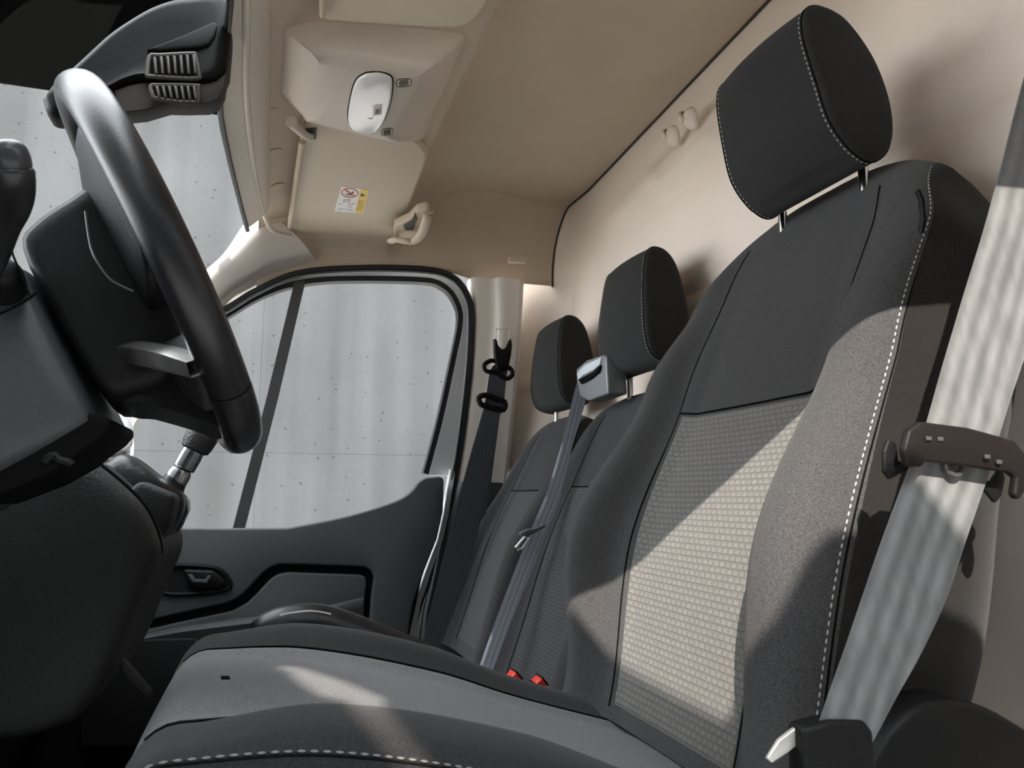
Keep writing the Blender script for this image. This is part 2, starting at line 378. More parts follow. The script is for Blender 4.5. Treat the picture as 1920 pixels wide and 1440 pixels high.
# glass outline of far door
go = [(205, 790), (262, 712), (330, 655), (428, 592), (490, 556), (555, 534), (640, 525), (790, 527), (830, 538), (852, 562), (861, 600), (846, 680), (822, 790), (796, 888), (758, 930), (650, 968), (540, 992), (400, 996), (260, 996), (205, 950), (195, 860)]
ws_path = [(205, 765), (262, 690), (330, 628), (425, 578), (480, 545), (560, 512), (680, 502), (800, 505), (850, 520), (876, 552), (885, 595), (880, 700), (866, 820), (852, 905), (838, 985), (812, 1065), (785, 1140), (766, 1230), (762, 1400)]
gl = [dr(*p, -.012) for p in go]
door = struct('door_1', M().prism([dr(*p, -.045) for p in ((150, 1000), (800, 1000), (812, 1040), (770, 1215), (770, 1480), (100, 1480))], (0, .03, 0)), WHITE, 'passenger door shell')
win = struct('window_2', M().add(gl, [tuple(range(len(gl)))]), GLASS, 'far side door glass', flat=True)
def ribbon(a, b, t, vec=V((0, 1, 0)), n=None):
    """solid strip between two edge polylines, thickness along vec"""
    a = [V(p) for p in a]; b = [V(p) for p in b]
    if n: a = resample(a, n); b = resample(b, n)
    vec = V(vec)*t; m = M(); rows = []
    L = 0
    uv = []
    for i, (p, q) in enumerate(zip(a, b)):
        if i: L += ((p+q)/2-(a[i-1]+b[i-1])/2).length
        c = p.lerp(q, .5)
        rows.append([p+vec, p, p.lerp(q, .25), c, p.lerp(q, .75), q, q+vec, c+vec])
        w_ = (q-p).length
        uv.append([(0, L), (0, L), (.25*w_*20, L), (.5*w_*20, L), (.75*w_*20, L), (w_*20, L), (w_*20, L), (.5*w_*20, L)])
    return m.grid(rows, cu=True, capa=True, capb=True, uv=uv)
def off(pts, d, closed=False):
    """shift a pixel polyline sideways"""
    out = []
    for i, p in enumerate(pts):
        a = pts[max(i-1, 0)]; b = pts[min(i+1, len(pts)-1)]
        dx, dy = b[0]-a[0], b[1]-a[1]; l = math.hypot(dx, dy); out.append((p[0]+dy/l*d, p[1]-dx/l*d))
    return out
def smooth2(pts, n=6): return [(p.x, p.y) for p in crom([V((a, b, 0)) for a, b in pts], n)]
gtop = smooth2(go[0:14])
r1 = ribbon([dr(*p, .0) for p in off(gtop, -2)], [dr(*p, .0) for p in off(gtop, 9)], .03)
obj('glass_seal', r1, RUBBER, win, bev=0)
wp = smooth2(ws_path)
struct('trim_4', M().tube([dr(*p, .018) for p in wp], .0085, 8), RUBBER, 'black rubber weatherstrip of the far door opening')
obj('inner_lip', M().tube([dr(*p, .024) for p in off(wp, -6.5)], .0035, 6), mat('grey rubber lip', (.10, .105, .115), .35), win)
# white door frame between glass and weatherstrip
na = resample([dr(*p, .002) for p in off(gtop, 8)][6:], 60); nb = resample([dr(*p, -.004) for p in off(wp, 4)][8:78], 60)
obj('door_frame', ribbon(na, nb, .02), WHITE, win)
# divider bar
obj('divider_bar', ribbon([dr(*p, .006) for p in ((552, 528), (500, 745), (436, 992))], [dr(*p, .006) for p in ((573, 526), (522, 745), (459, 992))], .025), GREYRUB, win)
# white sill line behind the door panel
sl = [(845, 880), (833, 960), (822, 1010), (800, 1070), (780, 1130), (765, 1215), (760, 1300)]
obj('door_edge', ribbon([at(*p, y=2.065) for p in sl], [at(p[0]+9, p[1], y=2.065) for p in sl], .03), WHITE, door)
# door panel, two raised plates with the groove between them
YP = 2.03
def pol(pts, y=YP, n=0): 
    return [at(*p, y=y) for p in pts]
obj('door_liner', M().prism(pol([(-300, 1000), (330, 997), (540, 996), (650, 974), (745, 944), (790, 908), (826, 900), (822, 970), (798, 1050), (762, 1215), (755, 1700), (-300, 1700)], YP+.02), (0, .03, 0)), DOORD, door)
PB = smooth2([(150, 990), (330, 990)], 1)+[(440, 991), (540, 990)]+smooth2([(540, 990), (650, 968), (735, 942), (768, 924), (786, 903), (800, 895)], 4)[1:]+[(826, 893), (833, 899), (831, 960), (820, 1010), (798, 1065), (775, 1130), (760, 1230), (758, 1330), (680, 1330), (688, 1220), (698, 1110), (702, 1084), (696, 1070), (684, 1063), (525, 1058), (508, 1063), (492, 1075), (462, 1108), (445, 1122), (425, 1131), (330, 1152), (250, 1170), (150, 1190)]
obj('upper_panel', M().prism(pol(PB, YP-.008), (0, .03, 0)), DOORP, door, bev=.006)
PC = [(150, 1206), (260, 1184), (340, 1166), (435, 1146), (462, 1132), (480, 1115), (506, 1087), (520, 1077), (540, 1073), (676, 1078), (686, 1083), (688, 1094), (684, 1120), (672, 1220), (664, 1330), (150, 1330)]
obj('lower_panel', M().prism(pol(PC, YP-.002), (0, .02, 0)), DOORP, door, bev=.005)
# ledge (top surface of the glove shelf) and armrest wedge
m = M(); A = [(260, 1192), (330, 1176), (440, 1160), (560, 1147), (682, 1120)]; B = [(260, 1215), (340, 1203), (440, 1190), (560, 1178), (682, 1128)]
tops = resample([at(*p, y=YP) for p in A], 20); outs = [at(*p, y=YP-.055) for p in ((262, 1199), (332, 1186), (440, 1172), (560, 1158))]+[at(682, 1124, y=YP-.004)]
outs = resample(outs, 20); bots = resample([at(*p, y=YP) for p in ((262, 1260), (340, 1262), (440, 1262), (560, 1240), (682, 1160))], 20)
m.grid([[a, a.lerp(b, .6)+V((0, 0, .004)), b, b.lerp(c, .3)+V((0, -.004, 0)), c] for a, b, c in zip(tops, outs, bots)])
obj('armrest_ledge', m, DOORP, door, ang=70)
m = M().tube(crom([at(*p, y=YP-.012) for p in ((235, 1205), (262, 1196), (340, 1192), (366, 1194), (385, 1205), (402, 1222), (408, 1260))], 5), .004, 8)
obj('pocket_edge', m, DOORP, door)
obj('pocket', M().prism(pol([(150, 1204), (262, 1200), (362, 1197), (384, 1209), (400, 1228), (404, 1400), (150, 1400)], YP-.065), (0, .06, 0)), DOORD, door, bev=.004)
# inner door handle
hr = [(300, 1062), (345, 1060), (398, 1064), (420, 1074), (432, 1094), (426, 1104), (400, 1110), (340, 1114), (305, 1110), (290, 1092), (288, 1072)]
obj('handle_rim', M().tube(crom([at(*p, y=YP-.012) for p in hr], 5, True), .0055, 8, closed=True), BLACK, door)
obj('handle_cup', M().prism([at(*p, y=YP-.0095) for p in smooth2(hr, 3)], (0, .004, 0)), DOORD, door)
obj('door_handle', M().prism([at(*p, y=YP-.03) for p in ((343, 1068), (400, 1070), (424, 1092), (416, 1102), (372, 1106), (352, 1096))], (0, .02, 0)), BLACK, door, bev=.006)
obj('handle_grip', M().prism([at(*p, y=YP-.034) for p in ((352, 1078), (360, 1092), (388, 1094), (396, 1080), (390, 1079), (384, 1087), (366, 1086), (360, 1077))], (0, .01, 0)), DOORP, door, bev=.0015)
obj('pull_seam', M().prism(pol([(812, 918), (822, 918), (821, 950), (812, 952)], YP-.0095), (0, .004, 0)), DOORP, door)
# side wall below and beside the door, B pillar
struct('wall_right', M().box((.1, 2.17, -.43), (2.0, .03, .60)), WHITE, 'far body side of the van')
bp1 = [(884, 520), (890, 600), (884, 700), (870, 820), (856, 905), (846, 960)]; bp2 = [(976, 532), (970, 640), (962, 740), (953, 830), (946, 905), (940, 960)]
A = resample([dr(*p, .015) for p in bp1], 30); B = resample([dr(*p, .02) for p in bp2], 30); rows = []
for a, b in zip(A, B):
    rows.append([a+V((0, .05, 0)), a, a.lerp(b, .12)+V((0, -.010, 0)), a.lerp(b, .40)+V((0, -.014, 0)), a.lerp(b, .5)+V((0, -.034, 0)), a.lerp(b, .8)+V((0, -.036, 0)), b+V((0, -.03, 0)), b+V((0.004, .05, 0))])
bpil = struct('trim_5', M().grid([list(c) for c in zip(*[crom(r, 3) for r in rows])]), PILLAR, 'cream rear door pillar with belt slot', ang=60)
sq = [at(*p, y=1.952) for p in ((930, 617), (955, 617), (954, 668), (929, 668))]
obj('belt_slot', M().tube(sq, .0022, 6, closed=True), BEIGEP, bpil)
obj('pillar_foot', M().prism([dr(*p, .07) for p in ((866, 902), (944, 905), (940, 960), (915, 1080), (880, 1300), (780, 1300), (800, 1150), (835, 1010))], (0, .06, 0)), DOORP, bpil, bev=.004)
# bulkhead: moulded sheet
ridges = [((1180, 276), (1433, 0), None)]
def seg3(a, b): return at(*a, x=.815), at(*b, x=.815)
RG = [(seg3((1285, 552), (1390, 484)), .010, -.014), (seg3((1600, 345), (1960, 110)), .016, -.013), (seg3((980, 640), (1110, 800)), .012, .006),
      (seg3((1150, 420), (1330, 240)), .045, .016), (seg3((1225, 300), (1345, 180)), .018, -.012), (seg3((1250, 350), (1340, 262)), .020, .014), (seg3((1238, 330), (1248, 350)), .012, .012)]
def bx(y, z):
    x = .825-.02*sstep(.0, .9, z)
    x -= .20*sstep(1.93, 2.11, y)
    x += .012*sstep(.60, .68, z)*(1-sstep(1.8, 1.95, y))
    for (a, b), wd, h in RG:
        ab = V((b.y-a.y, b.z-a.z)); ap_ = V((y-a.y, z-a.z)); t = max(0, min(1, ap_.dot(ab)/ab.dot(ab))); dd = (ap_-ab*t).length
        x -= h*math.exp(-(dd/wd)**2)
    return x
rows = []
for j in range(150):
    y = .16+(2.12-.16)*j/149
    zt = .93
    rows.append([V((bx(y, FZ+(zt-FZ)*i/120), y, FZ+(zt-FZ)*i/120)) for i in range(121)])
wr = struct('wall_rear', M().grid(rows), BULK, 'pale beige moulded bulkhead behind the seats', ang=80)
# dark joint line headliner / bulkhead
jl = []
for k in range(90):
    ss_ = .02+.98*k/89; x = .8
    for _ in range(30):
        p = head(x, ss_); x = .5*x+.5*bx(p.y, p.z)
    jl.append(head(x, ss_)+V((-.003, 0, -.002)))
obj('joint_seal', M().tube(jl, .0030, 6), mat('dark joint', (.05, .035, .025), .8), wr)
obj('pillar_joint', M().tube([dr(*p, .03) for p in ((978, 530), (971, 650), (960, 790), (950, 905))], .003, 6), mat('brown joint', (.05, .04, .035), .8), wr)
# corner panel of the headliner above the pillar
pc = smooth2([(1033, 442), (1027, 470), (1020, 500), (1008, 524), (985, 530)], 3)
cpn = [at(*p, x=.745) for p in ((955, 488), (990, 484), (988, 478), (955, 476))]
obj('ceiling_clip', M().prism([at(*p, y=1.93) for p in ((956, 479), (990, 481), (988, 492), (955, 490))], (0, .02, 0)), BEIGEP, ceil_o, bev=.002)
# near side of the cab (beyond the frame): roof rail, pillars, sill
struct('wall_left', M().box((.40, .17, .725), (1.06, .05, .49)), WHITE, 'near roof side above the open driver door')
struct('trim_6', M().prism([V((.47, .14, .9)), V((.56, .14, -.2)), V((.60, .14, -.7)), V((.84, .14, -.7)), V((.84, .14, .9))], (0, .07, 0)), WHITE, 'near rear door pillar')
struct('trim_7', M().prism([V((-.06, .15, .66)), V((-.14, .15, .66)), V((-.80, .15, .10)), V((-.80, .15, .02))], (0, .06, 0)), WHITE, 'near windscreen pillar')
# ------------------------------------------------------------------ seats
def stitches(path, ln=.0042, gap=.0030, wd=.0008, m=None, lift=None):
    m = m or M(); L = [0]; path = [V(p) for p in path]
    for a, b in zip(path, path[1:]): L.append(L[-1]+(b-a).length)
    n = int(L[-1]/(ln+gap)); P = resample(path, n*3+1)
    for i in range(n):
        a, b = P[i*3], P[i*3].lerp(P[i*3+2], .92); t = (b-a).normalized(); s = t.orthogonal().normalized(); u = t.cross(s)
        c = (a+b)/2
        m.add([a-s*wd*.4, a-u*wd*.4, a+s*wd*.4, a+u*wd*.4, c-s*wd, c-u*wd, c+s*wd, c+u*wd, b-s*wd*.4, b-u*wd*.4, b+s*wd*.4, b+u*wd*.4],
              [(k, (k+1) % 4, 4+(k+1) % 4, 4+k) for k in range(4)]+[(4+k, 4+(k+1) % 4, 8+(k+1) % 4, 8+k) for k in range(4)])
    return m
class Back:
    """backrest surface: s = -1..1 across (near .. far), v = 0..1 up the back"""
    def __init__(q, yc, x0, z0, lean, L, hw, bol, f0, side, T=.14, edge=.07, cen=None):
        q.yc, q.x0, q.z0, q.L = yc, x0, z0, L; q.hw, q.bol, q.f0, q.side, q.T, q.edge = hw, bol, f0, side, T, edge
        r = math.radians(lean); q.a = V((math.sin(r), 0, math.cos(r))); q.n = V((-math.cos(r), 0, math.sin(r))); q.cen = cen
        q.s0 = .56
    def dep(q, s, v):
        s = abs(s); b = lin(q.bol, v); f = lin(q.f0, v)
        return lin([(0, f), (q.s0-.10, f+.001), (q.s0+.04, f+.22*b), (.80, f+b), (.88, f+.97*b)], s)
    def pos(q, s, d, v):
        hw = lin(q.hw, v); k = 1
        # rounded top
        if v > .90:
            k = math.sqrt(max(0, 1-((v-.90)/.10)**2)); dm = -.045; dm = -.03; d = dm+(d-dm)*(.12+.88*k); s = s*(.93+.07*k)
        h = q.L*(v-q.edge*abs(s)**3*sstep(.55, 1, v))
        return V((q.x0, q.yc, q.z0))+q.a*h+V((0, 1, 0))*s*hw+q.n*d
    def side_pts(q, v, sg):
        b = lin(q.bol, v); f = lin(q.f0, v); w_ = lin(q.side, v)
        return [(sg*.88, f+.97*b), (sg*.945, f+.80*b), (sg*.985, f+.48*b), (sg*1.0, f+.20*b)], [(sg*1.0, f+.20*b), (sg*(1.0+.6*(w_-1)), -.01), (sg*w_, -.045), (sg*w_, -.085), (sg*(w_-.07), -.125), (sg*.78, -q.T)]
    def front(q, s, v, lift=0): return q.pos(s, q.dep(s, v)+lift, v)
    def build(q, parent, name='backrest', cloth=None, side=None, ins=None, v_in=(.02, .60), nv=60, thread=None, stitch=True):
        cloth = cloth or CLOTH; side = side or SIDECLOTH; ins = ins or INSERT
        vs = [i/nv for i in range(nv+1)]; vs = vs[:-3]+[.955, .965, .975, .985, .993, 1.0]; vs = sorted(set(round(v, 4) for v in vs))
        fs = [-.88+1.76*j/50 for j in range(51)]
        rows = []
        for v in vs:
            l, _ = q.side_pts(v, -1); r, _ = q.side_pts(v, 1)
            lc = crom([V((a, b, 0)) for a, b in l], 3)[::-1][:-1]; rc = crom([V((a, b, 0)) for a, b in r], 3)[1:]
            rows.append([q.pos(p.x, p.y, v) for p in lc]+[q.front(s, v) for s in fs]+[q.pos(p.x, p.y, v) for p in rc])
        body = obj(name, M().grid(rows, capa=False), cloth, parent, ang=75)
        for sg in (-1, 1):
            rr = []
            for v in vs:
                _, p = q.side_pts(v, sg); rr.append([q.pos(a.x, a.y, v) for a in crom([V((a, b, 0)) for a, b in p], 4)])
            obj('side_panel', M().grid(rr), side, body, ang=75)
        rr = [[q.pos(s, -q.T, v) for s in [-.78+1.56*j/8 for j in range(9)]] for v in vs]
        obj('back_panel', M().grid(rr), side, body, ang=75)
        # patterned insert, follows the body surface a hair proud of it
        si = [q.s0*(-1+2*j/40) for j in range(41)]; vi = [v_in[0]+(v_in[1]-v_in[0])*i/60 for i in range(61)]
        def wd(v): return 1.0+.10*sstep(.2, .6, v)
        rr, uv = [], []
        for v in vi:
            row, u = [], []
            for j, s in enumerate(si):
                s2 = s*wd(v)*.98; e = min(1, min(j, 40-j)/1.5); ev = min(1, min(vi.index(v), 60-vi.index(v))/1.5)
                row.append(q.front(s2, v, -.002+.0042*min(e, ev))); u.append((s2*lin(q.hw, .3), v*q.L))
            rr.append(row); uv.append(u)
        obj('centre_insert', M().grid(rr, uv=uv), ins, body, ang=75)
        # seams: recessed dark piping plus stitching
        m = M()
        for sg in (-1, 1):
            m.tube([q.front(sg*q.s0*wd(v), v, .0003) for v in [v_in[0]+(.93-v_in[0])*i/50 for i in range(51)]], .0011, 6)
        m.tube([q.front(s*wd(v_in[1])*1.0, v_in[1], .0006) for s in si], .0014, 6)
        obj('seam', m, DARK, body)
        for sg in (-1, 1):
            pa = []
            for v in [.03+.955*i/80 for i in range(81)]:
                l, _ = q.side_pts(v, sg); a = l[2]; a = (sg*.992, (l[2][1]+l[3][1])/2); pa.append(q.pos(a[0], a[1], v)-q.n*0+V((0, sg*.0010, 0))+q.n*.001)
            obj('piping', M().tube([p-q.n*.006 for p in pa], .0012, 6), DARK, body)
            if stitch: obj('stitching', stitches(pa), thread or THREAD, body, kind='stuff')
        q.body = body; return body
def headrest(parent, yc, zb, prof, hw, posts, postlen, zt, cloth, name='headrest', thread=True, taper=.02, wthick=.92, postx=None):
    """prof: closed side outline (x, z), listed from bottom front up and round the back"""
    C0 = V((sum(p[0] for p in prof)/len(prof), 0, sum(p[1] for p in prof)/len(prof)))
    lp = crom([V((x, 0, z)) for x, z in prof], 8, True); NP = len(lp)
    def ring(s, k, dy=0):
        out = []
        for p in lp:
            zz = C0.z+(p.z-C0.z)*k; w_ = hw-taper*sstep(zb, zt, zz)-taper*.25*sstep(C0.z, zb, zz)
            bulge = -.010*(1-s*s) if p.x < C0.x else 0
            out.append(V((C0.x+(p.x-C0.x)*k+bulge, yc+s*w_+dy, zz)))
        return out
    ss = [-wthick+2*wthick*i/24 for i in range(25)]
    m = M(); m.grid([ring(s, 1) for s in ss], cu=True)
    hr_ = obj(name, m, cloth, parent, ang=75)
    for sg in (-1, 1):
        rows = [ring(sg*wthick, 1), ring(sg*(wthick+.012), .999), ring(sg*(wthick+.035), .985), ring(sg*(wthick+.055), .95), ring(sg*(wthick+.07), .88), ring(sg*(wthick+.082), .70), ring(sg*(wthick+.088), .4), ring(sg*(wthick+.09), .05)]
        obj('side_panel', M().grid(rows, cu=True, capb=True), cloth, hr_, ang=75)
        pt = ring(sg*(wthick+.001), 1.004); obj('seam', M().tube(pt, .0010, 6, closed=True), DARK, hr_)
        if thread:
            pt = ring(sg*(wthick-.035), 1.006); i0 = int(NP*0.93); k = int(NP*.74)
            seq = [pt[(i0+i) % NP] for i in range(k)]; obj('stitching', stitches(seq, .0040, .0026, .0008), THREAD, hr_, kind='stuff')
    for y in posts:
        b = V((postx or C0.x+.012, y, zb+.03)); e = b+V((0, 0, -postlen-.045))
        m = M().tube([b, b.lerp(e, .5), e], .0062, 14)
        p = obj('post', m, CHROME, hr_)
        nk = b.lerp(e, .80); obj('post_notch', M().prism([nk+V((-.0066, -.004, .004)), nk+V((-.0066, .004, .004)), nk+V((-.0066, .004, -.004)), nk+V((-.0066, -.004, -.004))], (.003, 0, 0)), GREYRUB, hr_)
    return hr_
def cushion(parent, yc, hwy, xs_, pan, cr, T=.14, cloth=None, ins=None, name='seat_cushion', stitch=True, xf=-.10, xr=.50):
    cloth = cloth or CLOTH; N_ = 46
    xl = [xf+(xr-xf)*(i/N_)**1.35 for i in range(N_+1)]
    def kx(x): return math.sqrt(max(0.0, 1-max(0, (xf+.04-x)/.04)**2))
    def sec(x):
        p = herm(pan, x); c = herm(cr, x)
        return [(0, p+.004), (.3, p+.003), (.5, p), (.62, p+.3*c), (.76, p+.95*c), (.86, p+.98*c), (.95, p+.72*c), (.99, p+.30*c)], [(.99, p+.30*c), (1.0, p-.03), (1.0, p-.08), (.97, p-T), (.8, p-T-.01)]
    def place(x, s, z):
        k = kx(x); p = herm(pan, x); zm = p-.05; k2 = .10+.90*k
        return V((x, yc+s*hwy*(.90+.10*k), zm+(z-zm)*k2))
    rows, rs = [], {-1: [], 1: []}
    for x in xl:
        f, sd_ = sec(x); h = [p for p in crom([V((a, b, 0)) for a, b in f], 5)]
        rows.append([place(x, -p.x, p.y) for p in h[::-1][:-1]]+[place(x, p.x, p.y) for p in h])
        for sg in (-1, 1): rs[sg].append([place(x, sg*p.x, p.y) for p in crom([V((a, b, 0)) for a, b in sd_], 4)])
    nose = lambda r: [[V((xf-.004, p.y, p.z)) for p in r[0]]]
    b = obj(name, M().grid(rows), cloth, parent, ang=75)
    for sg in (-1, 1):
        obj('side_panel', M().grid(rs[sg]), cloth, b, ang=75)
        pa = [r[0]+V((0, 0, .0015)) for r in rs[sg]]
        obj('piping', M().tube([p-V((0, 0, .004)) for p in pa], .0010, 6), DARK, b)
        if stitch: obj('stitching', stitches([p+V((0, sg*.0012, -.001)) for p in pa], .0050, .0034, .0010), THREADD, b, kind='stuff')
    # centre panel
    rr, uv = [], []
    for i, x in enumerate(xl):
        f, _ = sec(x); row, u = [], []; h = crom([V((a, c_, 0)) for a, c_ in f[:4]], 5)
        h = [V((-p.x, p.y, 0)) for p in h[::-1][:-1]]+h
        for j, p in enumerate(h):
            e = min(1, min(j, len(h)-1-j)/1.2); e = min(e, (len(xl)-1-i)/1.5 if i > len(xl)-3 else 1)
            row.append(place(x, p.x*.985, p.y-.002+.0042*min(1, e))+V((-.0015 if i == 0 else 0, 0, 0))); u.append((p.x*hwy, x))
        rr.append(row); uv.append(u)
    obj('centre_insert', M().grid(rr, uv=uv), ins or CUSH, b, ang=75)
    m = M().prism([p for p in rows[0]]+[r for r in [rs[1][0][-1], rs[-1][0][-1]]], (-.001, 0, 0)); obj('nose_panel', m, cloth, b)
    m = M()
    for sg in (-1, 1):
        m.tube([place(x, sg*.615, sec(x)[0][3][1]+.0008) for x in xl[3:]], .0012, 6)
    obj('seam', m, DARK, b)
    return b, rows
# driver seat
ds = thing('driver_seat', 'large black cloth driver seat in the foreground with sunlit patterned centre', 'seat', (.25, .78, FZ))
D = Back(.78, .44, -.285, 19.5, .745, [(0, .238), (.28, .257), (.57, .236), (.84, .224), (1, .19)], [(0, .04), (.3, .074), (.6, .045), (.85, .018), (1, .004)],
         [(0, .012), (.3, .034), (.6, .018), (1, .0)], [(0, 1.0), (.3, 1.01), (.65, 1.05), (.82, 1.10), (1, 1.06)])
db = D.build(ds, v_in=(.02, .555))
tg = D.pos(-.995, .028, .845)
obj('airbag_tag', M().tube([tg+V((0, -.002, .022)), tg+V((0, -.006, .01)), tg+V((0, -.006, -.01)), tg+V((0, -.002, -.022))], .003, 8), BLACK, db)
pf = [(.622, .392), (.594, .425), (.581, .47), (.570, .53), (.575, .562), (.598, .574), (.634, .562), (.668, .515), (.682, .45), (.676, .405), (.650, .383)]
headrest(ds, .743, .395, pf, .105, (.690, .842), .075, .575, weave('driver headrest cloth', (.019, .018, .018), amp=.25), taper=.012, postx=.676)
pan = [(-.11, -.172), (-.06, -.170), (.05, -.180), (.2, -.216), (.3, -.250), (.5, -.310)]
cr = [(-.10, .004), (-.04, .012), (.05, .028), (.2, .030), (.32, .022), (.5, .018)]
cb, _ = cushion(ds, .775, .228, None, pan, cr, xf=-.092, cloth=CUSHSIDE)
obj('cushion_tag', M().prism([at(*p, z=-.1655) for p in ((414, 1270), (430, 1270), (431, 1274), (415, 1274))], (0, 0, .0015)), DARK, cb)
obj('seat_base', M().prism([V((-.04, .56, -.30)), V((.46, .56, -.36)), V((.50, .56, FZ)), V((-.02, .56, FZ))], (0, .44, 0)), DARK, ds, bev=.01)
# inboard armrest
ar = [V((.47, 1.095, -.33)), V((.30, 1.095, -.27)), V((.20, 1.095, -.222)), V((.09, 1.095, -.176)), V((.04, 1.095, -.172)), V((.012, 1.095, -.180)), V((.0, 1.095, -.192))]
ar = crom(ar, 5)
obj('armrest', M().tube(ar, lambda t: .021*math.sqrt(max(.05, 1-max(0, (t-.86)/.14)**2)), 16, flat=1.2), SATIN, ds, label='dark padded inboard armrest with pale piping')
obj('piping', M().tube([p+V((0, -.014, .016)) for p in ar[8:-4]], .0022, 6), THREAD, [c for c in ds.children if c.name.startswith('armrest')][0])
# side shield and anchor
shp = smooth2([(1600, 1500), (1640, 1420), (1680, 1360), (1725, 1325), (1790, 1312), (1860, 1330), (1930, 1370)], 4)+[(2010, 1420), (2010, 1700), (1600, 1700)]
obj('side_shield', M().prism([at(*p, y=.485) for p in shp], (0, .04, 0)), BLACK, ds, bev=.012)
obj('recliner_knob', lathe(M(), at(1842, 1000, y=.50), V((0, 1, 0)), [(.012, .006), (.015, .010), (.02, .011), (.04, .011)], 20), BLACK, db)
# passenger bench
bn = thing('passenger_bench', 'dark cloth double passenger bench behind the driver seat, against the far pillar', 'seat', (.3, 1.56, FZ))
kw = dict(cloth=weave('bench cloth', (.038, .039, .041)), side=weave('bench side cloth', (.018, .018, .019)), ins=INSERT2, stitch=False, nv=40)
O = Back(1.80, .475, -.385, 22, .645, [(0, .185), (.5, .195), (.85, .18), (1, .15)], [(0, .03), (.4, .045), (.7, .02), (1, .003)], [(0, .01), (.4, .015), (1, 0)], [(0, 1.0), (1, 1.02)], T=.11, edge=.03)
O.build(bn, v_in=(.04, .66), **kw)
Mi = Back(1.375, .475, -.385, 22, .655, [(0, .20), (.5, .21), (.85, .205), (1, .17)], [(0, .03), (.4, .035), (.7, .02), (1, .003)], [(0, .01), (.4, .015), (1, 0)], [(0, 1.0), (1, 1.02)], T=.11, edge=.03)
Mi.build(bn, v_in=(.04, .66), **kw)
HC = weave('bench headrest cloth', (.018, .018, .018), amp=.25)
def hprof(xc, zb, zt):
    h = zt-zb
    return [(xc-.028, zb), (xc-.045, zb+.18*h), (xc-.045, zb+.5*h), (xc-.034, zb+.88*h), (xc-.018, zt), (xc+.012, zt-.005), (xc+.035, zb+.82*h), (xc+.048, zb+.45*h), (xc+.043, zb+.12*h), (xc+.02, zb-.01)]
headrest(bn, 1.345, .262, hprof(.715, .262, .482), .120, (1.28, 1.42), .075, .482, HC, taper=.022)
headrest(bn, 1.785, .232, hprof(.715, .232, .448), .114, (1.72, 1.85), .075, .448, HC, taper=.022, thread=False)
pan2 = [(-.06, -.40), (.0, -.375), (.2, -.385), (.5, -.42)]
for yc, h in ((1.375, .21), (1.80, .19)):
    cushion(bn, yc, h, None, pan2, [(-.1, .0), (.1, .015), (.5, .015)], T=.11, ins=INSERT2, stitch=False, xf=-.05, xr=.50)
obj('bench_base', M().prism([V((.0, 1.2, -.50)), V((.50, 1.2, -.50)), V((.52, 1.2, FZ)), V((.02, 1.2, FZ))], (0, .76, 0)), DARK, bn, bev=.01)
# belt guide tower on the bench top
tw = [(1080, 692), (1098, 676), (1128, 665), (1136, 668), (1140, 738), (1102, 752), (1082, 740)]
m = M().prism([at(*p, x=.655) for p in tw], (.045, 0, 0))
gm = mat('grey guide plastic', (.17, .175, .185), .3)
gd = obj('belt_guide', m, gm, bn, bev=.005)
obj('guide_face', M().prism([at(*p, x=.652) for p in ((1081, 700), (1096, 684), (1127, 670), (1124, 684), (1112, 694), (1092, 704), (1084, 712))], (.004, 0, 0)), mat('pale guide insert', (.50, .53, .57), .3), gd, bev=.001)
obj('guide_slot', M().prism([at(*p, x=.650) for p in ((1084, 712), (1112, 697), (1126, 684), (1122, 698), (1108, 710), (1090, 720))], (.003, 0, 0)), DARK, gd)
# small wire latch beside the outer backrest
obj('release_latch', M().tube(crom([at(*p, y=1.99, ) for p in ((955, 884), (960, 880), (957, 905), (948, 922), (950, 898))], 4, True), .003, 6, closed=True), SILVER, bn)
# buckles
for (px, py, px2, py2, y, lb) in ((966, 1266, 945, 1282, 1.12, 'red-topped belt buckle nearer the bench, left of the pair'), (1014, 1276, 992, 1292, 1.10, 'red-topped belt buckle right of the pair, beside the driver backrest')):
    a = at(px, py, y=y); b = at(px2, py2+6, y=y); u = (a-b).normalized(); s = V((0, 1, 0)); w_ = u.cross(s)
    t = thing('belt_buckle', lb, 'seat belt buckle', b-u*.12, group='red buckles between the seats')
    obj('buckle_body', M().box(b-u*.035, (.10, .028, .017), (u, s, w_)), BLACK, t, bev=.004)
    obj('release_button', M().box(b+u*.020, (.014, .025, .0145), (u, s, w_)), RED, t, bev=.003)
    obj('buckle_rim', M().tube([b+u*.027+s*.0125*i+w_*.0075*j for i, j in ((-1, -1), (1, -1), (1, 1), (-1, 1))], .0014, 6, closed=True), BLACK, t)
    obj('stalk', M().tube([b-u*.08, b-u*.12], .007, 8), BLACK, t)
# ------------------------------------------------------------------ belts
# near belt of the driver
bl = [(2010, -330, 2140, -320, -.08), (1984, -140, 2126, -125, .13), (1950, 40, 2100, 60, .29), (1912, 180, 2058, 200, .33), (1855, 400, 2000, 425, .335), (1808, 555, 1953, 575, .34), (1765, 700, 1906, 716, .345), (1738, 795, 1876, 810, .35), (1712, 862, 1857, 880, .355), (1660, 1000, 1812, 1012, .365),
      (1622, 1110, 1776, 1120, .385), (1588, 1210, 1730, 1220, .41), (1556, 1300, 1680, 1310, .435), (1530, 1376, 1640, 1386, .455), (1505, 1450, 1600, 1460, .465)]
bl = [(a, b, c, d, .44+(y-.325)*.22) for a, b, c, d, y in bl]
A = crom([at(a, b, y=y) for a, b, c, d, y in bl], 5); B = crom([at(c, d, y=y-.004) for a, b, c, d, y in bl], 5)
db_ = thing('driver_seat_belt', 'wide grey driver belt hanging in the sun at the right edge', 'seat belt', A[-1])
st = obj('strap', ribbon(A, B, .0013), BELT, db_, ang=60)
